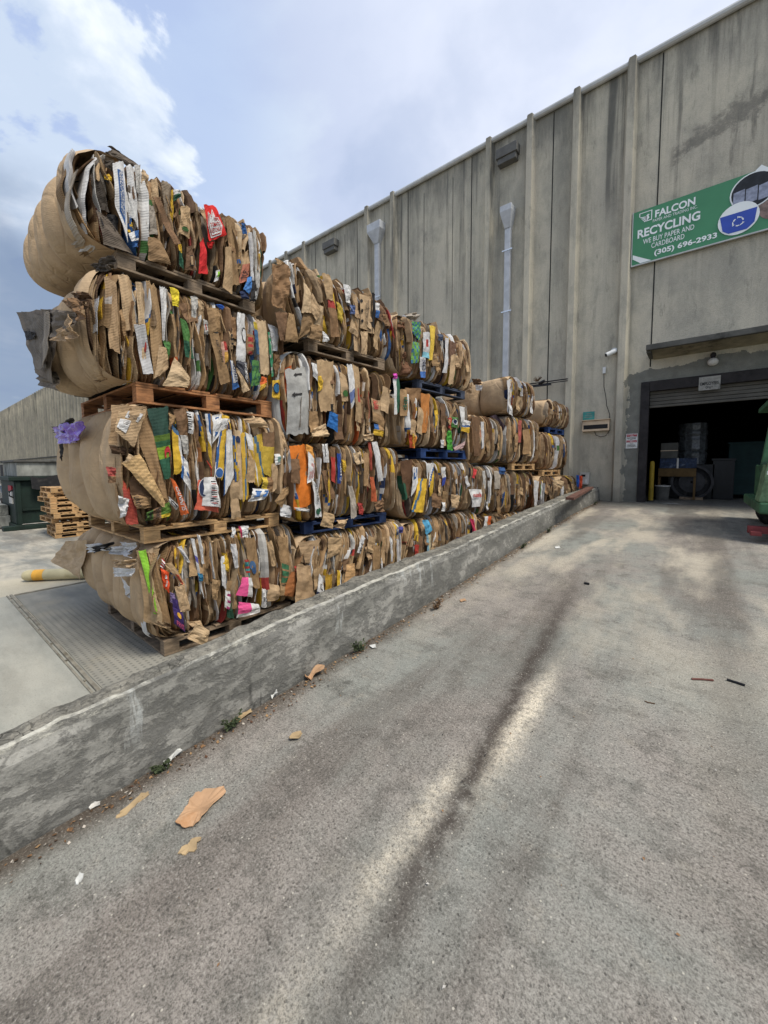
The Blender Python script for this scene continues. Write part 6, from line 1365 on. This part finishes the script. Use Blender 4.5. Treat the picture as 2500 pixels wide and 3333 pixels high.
def car():
    q = hitY(12, 1620, 4.4); r = empty('parked_car', (q[0]-.5, 4.2, -.72), 'dark car parked beyond the concrete barrier at the left edge', 'car')
    L_ = 4.6; m_ = MB()
    prof = [(-2.3, .45), (-2.28, .78), (-1.35, .93), (-.75, 1.38), (.75, 1.43), (1.5, 1.0), (2.2, .92), (2.3, .5)]
    ptsl = [(x, 0., z) for x, z in prof]; n_ = len(prof)
    P = []
    for y, k in ((0, .97), (.08, 1.), (1.66, 1.), (1.74, .97)):
        P.append([(x*k, y, .45+(z-.45)*k) for x, z in prof])
    m_.grid(P); b = len(m_.v)
    for side in (0, 3): m_.f.append(tuple(side*n_+i for i in range(n_))); m_.c.append((1, 1, 1))
    m_.box(-2.2, 2.2, .05, 1.69, .25, .46); m_.build('body', 'car_paint', r, bevel=.02)
    m_ = MB()
    for y in (-.006, 1.746):
        m_.quad((-1.1, y, .95), (-.7, y, 1.3), (-.02, y, 1.34), (-.02, y, .96)); m_.quad((.05, y, .96), (.05, y, 1.34), (.7, y, 1.33), (1.2, y, .98))
    m_.build('window', 'car_glass', r)
    for x in (-1.4, 1.4):
        for y in (.02, 1.72):
            m_ = MB(); m_.tube([(x, y-.1, .31), (x, y+.1, .31)], .31, 18); w_ = m_.build('wheel', 'rubber', r)
            m_ = MB(); m_.tube([(x, y-.115, .31), (x, y+.115, .31)], .2, 10); m_.build('rim', 'chrome', w_)
    m_ = MB(); m_.box(2.26, 2.3, .2, .5, .6, .75); m_.build('headlight', 'white_plastic', r); m_ = MB(); m_.box(2.26, 2.3, 1.2, 1.5, .6, .75); m_.build('headlight', 'white_plastic', r)
    m_ = MB(); m_.box(2.18, 2.34, .05, 1.69, .36, .52); m_.build('bumper', 'chrome', r, bevel=.02)
car()
# ================================================================ GREEN MACHINE
def machine():
    gz = rzs(7.4)
    def Q(px, py, d=7.5): q = hitY(px, py, d); return q[0], q[2]
    x0 = Q(2478, 1600)[0]
    r = empty('green_loader', (x0, 7.5, gz), 'green wheeled loader at the right edge in front of the door, worn paint', 'loader')
    L = lambda z: z-gz
    zt, zm, zb = Q(0, 1505)[1]-gz if False else L(Q(2480, 1505)[1]), L(Q(2480, 1635)[1]), L(Q(2480, 1660)[1])
    m_ = MB(); m_.v += [(-.02, 0, zm), (.05, 0, zt), (.13, 0, zt), (.08, 0, zm), (-.02, .5, zm), (.05, .5, zt), (.13, .5, zt), (.08, .5, zm)]
    m_.f += [(0, 3, 2, 1), (4, 5, 6, 7), (0, 1, 5, 4), (3, 7, 6, 2), (1, 2, 6, 5), (0, 4, 7, 3)]; m_.c += [(1, 1, 1)]*6
    m_.build('corner_panel', 'green_pale', r, bevel=.01)
    m_ = MB(); m_.box(.11, 1.9, .06, 2.2, zm, zt-.03); m_.build('body', 'green_machine', r, bevel=.02)
    m_ = MB(); m_.box(.16, .21, .0, .06, zm+.05, zt-.2); m_.box(.135, .3, .01, .058, zt-.22, zt-.17); m_.build('side_rail', 'green_pale', r, bevel=.008)
    m_ = MB(); m_.box(-.02, 1.95, -.08, 2.25, zm-.16, zm-.002); m_.build('fender', 'green_machine', r, bevel=.025)
    m_ = MB(); m_.box(.045, .085, -.004, -.001, zt-.17, zt-.12); m_.build('sticker', 'white_plastic', r)
    zp = L(Q(2490, 1300)[1]); xp = Q(2484, 1495)[0]-x0
    m_ = MB(); m_.v += [(xp-.01, .05, zt-.03), (xp+.09, .05, zt-.03), (xp+.15, .05, zp), (xp+.08, .05, zp), (xp-.01, .16, zt-.03), (xp+.09, .16, zt-.03), (xp+.15, .16, zp), (xp+.08, .16, zp)]
    m_.f += [(0, 1, 2, 3), (4, 7, 6, 5), (0, 3, 7, 4), (1, 5, 6, 2), (3, 2, 6, 7)]; m_.c += [(1, 1, 1)]*5; m_.build('cab_pillar', 'green_machine', r, bevel=.01)
    m_ = MB(); m_.box(xp+.08, 1.9, .05, 1.9, zp, zp+.08); m_.build('cab_roof', 'green_machine', r, bevel=.01)
    m_ = MB(); m_.tube([(.2, -.01, zt-.1), (.17, -.05, zt-.2), (.2, -.06, zt-.32), (.3, -.02, zt-.36)], .012, 6); m_.build('hose', 'green_pale', r)
    for y in (-.15, 1.6):
        x_, R_ = .44, .335
        m_ = MB(); P = []
        for i in range(29):
            a = 2*math.pi*i/28; c_, s_ = math.cos(a), math.sin(a)
            P.append([(x_+q*c_, y+yy, R_+q*s_) for q, yy in ((.2, 0), (.30, -.01), (R_, .03), (R_+(.008 if i % 2 else 0), .12), (R_, .22), (.30, .27), (.2, .26))])
        m_.grid(P); w_ = m_.build('tyre', 'rubber', r)
        m_ = MB(); m_.tube([(x_, y+.01, R_), (x_, y+.25, R_)], .2, 16); m_.build('rim', 'green_machine', w_)
    m_ = MB(); x2 = Q(2436, 1690)[0]-x0
    m_.box(x2, x2+.3, .02, .12, .12, .22); m_.box(x2+.02, x2+.14, -.1, .02, .10, .16); m_.build('red_foot', 'red_metal', r, bevel=.008)
machine()
# ================================================================ SMALL THINGS ON THE RAMP
def rampp(px, py):
    z = .4
    for _ in range(40): z = .5*z+.5*rzs(float(np.clip(hitZ(px, py, z)[1], -5, 11.7)))
    return Vector(hitZ(px, py, z))
def scrap(name, label, poly, mat, cat, h=.012, curl=.02, t=.004, grp=None):
    """poly: outline in the photograph, laid on the ramp"""
    W_ = [rampp(*p) for p in poly]; c = sum(W_, Vector())/len(W_)
    e = empty(name, c, label, cat, group=grp) if False else None
    mb = MB(); n_ = len(W_); rings = []
    for k in (0, .33, .66, 1.):
        ring = []
        for i, p in enumerate(W_):
            q = (p-c)*k; ring.append((q.x, q.y, q.z+h+curl*(.6*nz(q.x*14+c.x*9, q.y*14)+.25*k*k*(1+nz(i*.9, c.y*5)))))
        rings.append(ring)
    mb.v = [q for r_ in rings for q in r_]
    for a in range(3):
        for i in range(n_): mb.f.append((a*n_+i, a*n_+(i+1) % n_, (a+1)*n_+(i+1) % n_, (a+1)*n_+i)); mb.c.append((1, 1, 1))
    o = mb.build(name, mat, None, solid=t, smooth=False); o.location = c
    return tag(o, label, cat, grp)
def dens(pts, k=3, j=2.):
    out = []; r_ = random.Random(len(pts)+int(pts[0][0]))
    for i in range(len(pts)):
        a, b = pts[i], pts[(i+1) % len(pts)]
        for s in range(k): out.append((a[0]+(b[0]-a[0])*s/k+r_.uniform(-j, j)*(s > 0), a[1]+(b[1]-a[1])*s/k+r_.uniform(-j, j)*(s > 0)))
    return out
G1 = lambda *q: [(x/1.327, 1900+y/1.327) for x, y in q]
scrap('cardboard_scrap', 'large flat tan piece of cardboard lying on the ramp', dens(G1((885, 900), (970, 897), (975, 915), (905, 975), (860, 1040), (800, 1065), (757, 1045), (800, 985), (845, 930)), 4, 3), 'scrap_tan', 'cardboard scrap', .008, .038)
scrap('cardboard_scrap', 'smaller torn tan scrap just below the large flat one', dens(G1((835, 1108), (870, 1103), (850, 1125), (850, 1150), (800, 1175), (768, 1172), (785, 1145), (820, 1125)), 3, 3), 'scrap_old', 'cardboard scrap', .005, .015)
scrap('cardboard_scrap', 'small folded tan scrap alone in the middle of the ramp', dens(G1((1250, 672), (1262, 657), (1300, 648), (1305, 660), (1290, 680), (1252, 683)), 2, 1), 'scrap_old', 'cardboard scrap', .012, .03)
scrap('cardboard_scrap', 'wet pressed brown scrap near the foot of the retaining wall', dens(G1((500, 1015), (520, 985), (600, 920), (640, 900), (645, 912), (580, 965), (545, 1000)), 3, 4), 'scrap_old', 'cardboard scrap', .004, .006)
scrap('cardboard_scrap', 'crumpled orange brown scrap against the foot of the wall', dens(G1((1320, 400), (1345, 375), (1395, 380), (1400, 395), (1350, 412), (1322, 422)), 3, 3), 'scrap_tan', 'cardboard scrap', .02, .08)
scrap('cardboard_scrap', 'long narrow brown scrap along the gutter', dens(G1((992, 600), (1030, 580), (1085, 550), (1090, 562), (1040, 590), (998, 605)), 3, 2), 'scrap_old', 'cardboard scrap', .01, .02)
scrap('cardboard_scrap', 'tiny tan scrap beside the dark weed', dens([(1496, 1955), (1512, 1951), (1518, 1958), (1500, 1962)], 2, 1), 'scrap_tan', 'cardboard scrap', .008, .01)
scrap('paper_scrap', 'crumpled white paper in the gutter, nearest large one', dens(G1((700, 790), (712, 762), (745, 745), (780, 735), (788, 742), (745, 765), (722, 800), (700, 805)), 3, 3), 'paper_white', 'paper scrap', .012, .05)
scrap('paper_scrap', 'small white paper ball in the gutter beside brown litter', dens(G1((1168, 490), (1190, 480), (1197, 492), (1175, 503)), 2, 1), 'paper_white', 'paper scrap', .02, .06)
scrap('paper_scrap', 'flat pale scrap at the foot of the wall on the far left', dens(G1((383, 975), (405, 955), (432, 952), (430, 965), (390, 980)), 2, 2), 'white_dull', 'paper scrap', .008, .02)
scrap('paper_scrap', 'torn white flecks on the ramp in the lower left', dens(G1((325, 1290), (345, 1252), (362, 1258), (350, 1290), (330, 1302)), 3, 4), 'paper_white', 'paper scrap', .004, .008)
scrap('paper_scrap', 'small white triangle of paper by the weed', dens([(1202, 2105), (1222, 2102), (1225, 2110), (1212, 2112)], 2, 1), 'paper_white', 'paper scrap', .008, .02)
scrap('paper_scrap', 'white fleck lying alone halfway up the ramp', dens([(1806, 1781), (1820, 1778), (1824, 1784), (1808, 1786)], 2, .6), 'paper_white', 'paper scrap', .006, .01)
def stick(name, label, pts, r_, mat, cat):
    P = [rampp(*p)+Vector((0, 0, r_)) for p in pts]; c = P[0].copy(); m_ = MB(); m_.tube([p-c for p in P], r_, 7); o = m_.build(name, mat); o.location = c
    tag(o, label, cat)
stick('metal_rod', 'short rusty rod lying on the right side of the ramp', [(2252, 2213), (2285, 2214), (2322, 2217)], .006, 'scrap_rust', 'rod') if 'scrap_rust' in MATS else None
simple('scrap_rust', '6A4238', .8, .3, 9)
stick('metal_rod', 'short rusty rod lying on the right side of the ramp', [(2252, 2213), (2285, 2214), (2322, 2217)], .006, 'scrap_rust', 'rod')
stick('wood_splinter', 'dark bent splinter to the right of the rusty rod', [(2366, 2215), (2395, 2224), (2425, 2234)], .007, 'black', 'splinter')
stick('wood_splinter', 'small dark splinter in the middle of the ramp', [(1902, 1901), (1918, 1904)], .012, 'black', 'splinter')
stick('twig', 'thin curved twig on the ramp below the rod', [(2098, 2283), (2110, 2288), (2132, 2292)], .003, 'deadleaf', 'twig')
# plank on the wall top
a = Vector(hitZ(1868, 1628, ctop(8.9)+.03)); b = Vector(hitZ(1932, 1590, ctop(10.9)+.03))
m_ = MB(); d = b-a; s_ = Vector((-.07, .0, 0))
m_.v += [tuple(v) for v in (Vector((0, 0, 0)), s_*2, s_*2+d, d, Vector((0, 0, .045)), s_*2+Vector((0, 0, .045)), s_*2+d+Vector((0, 0, .045)), d+Vector((0, 0, .045)))]
m_.f += [(0, 1, 2, 3), (4, 7, 6, 5), (0, 4, 5, 1), (3, 2, 6, 7), (0, 3, 7, 4), (1, 5, 6, 2)]; m_.c += [(1, 1, 1)]*6
o = m_.build('plank', 'plank'); o.location = a; tag(o, 'dark brown plank lying along the far end of the retaining wall top', 'plank')
def weed(x, y, h, n, label, mat='leaf', seed=1):
    r_ = random.Random(seed); z = rzs(y); r = empty('weed', (x, y, z), label, 'weed', group='weeds along the retaining wall')
    m_ = MB(); s_ = MB()
    for i in range(n):
        a = r_.uniform(-1.5, 1.5); l = h*r_.uniform(.5, 1); tip = Vector((.5*l*math.cos(a), .8*l*math.sin(a), l*r_.uniform(.4, 1)))
        s_.tube([(0, 0, 0), tip*.5+Vector((0, 0, .02)), tip], [.002, .0015, .001], 4)
        for k in range(7):
            c = tip*r_.uniform(.3, 1)+Vector([r_.uniform(-.012, .012) for _ in range(3)]); q = .012*r_.uniform(.6, 1.4); u = Vector([r_.uniform(-1, 1) for _ in range(3)]).normalized()*q; v = u.cross(Vector((r_.random(), r_.random(), 1))).normalized()*q*.6
            m_.quad(tuple(c-u), tuple(c-v), tuple(c+u), tuple(c+v))
    m_.build('leaves', mat, r); s_.build('stems', mat, r)
weed(-1.96, 2.12, .13, 16, 'green weed at the foot of the wall below the round scar', seed=3)
weed(-1.97, 1.08, .10, 12, 'thin green weed at the foot of the wall, nearest to the camera but one', seed=4)
weed(-1.97, .72, .07, 9, 'small green weed at the foot of the wall, nearest to the camera', seed=5)
weed(-1.88, 3.12, .10, 18, 'dry brown weed clump in the gutter', 'deadleaf', seed=6)
weed(-1.93, 5.6, .12, 14, 'low weed at the wall foot halfway up the ramp', seed=7)
weed(-1.92, 6.8, .12, 14, 'low weed at the wall foot two thirds up the ramp', seed=8)
weed(-1.93, 10.6, .14, 14, 'weed at the wall foot near the warehouse', seed=9)
def litter():
    r_ = random.Random(3); m_ = MB()
    cs = [lin(h) for h in ('6A5038', '8A6A4A', '4A3A2A', '7A6A58', 'A0825E', 'B8B0A4', '5A4030')]
    for i in range(1500):
        y = r_.uniform(-.3, 11.2); x = -1.985+abs(r_.gauss(0, .055))+.03*nz(y*2, 1); z = rzs(y)+.004
        q = r_.uniform(.003, .011)*(1+.25*y*.3); a = r_.uniform(0, 6.28); c, s = math.cos(a)*q, math.sin(a)*q; k = r_.uniform(.3, 1); t = r_.uniform(-.4, .4)*q
        m_.quad((x-c, y-s, z), (x+s*k, y-c*k, z+abs(t)), (x+c, y+s, z+.006), (x-s*k, y+c*k, z+.002), r_.choice(cs))
    for i in range(420):
        y = r_.uniform(.2, 11.3); x = r_.uniform(-1.9, 2.5); z = rzs(y)+.007; q = r_.uniform(.003, .008); a = r_.uniform(0, 6.28); c, s = math.cos(a)*q, math.sin(a)*q
        m_.quad((x-c, y-s, z), (x+s*.6, y-c*.6, z+.003), (x+c, y+s, z), (x-s*.6, y+c*.6, z+.001), r_.choice([WHT[3], DRK, cs[1], cs[3]]))
    o = m_.build('litter', 'sheet', cols=True); tag(o, kind='stuff'); o['label'] = 'crumbs of dry leaves, paper and board in the gutter'
litter()
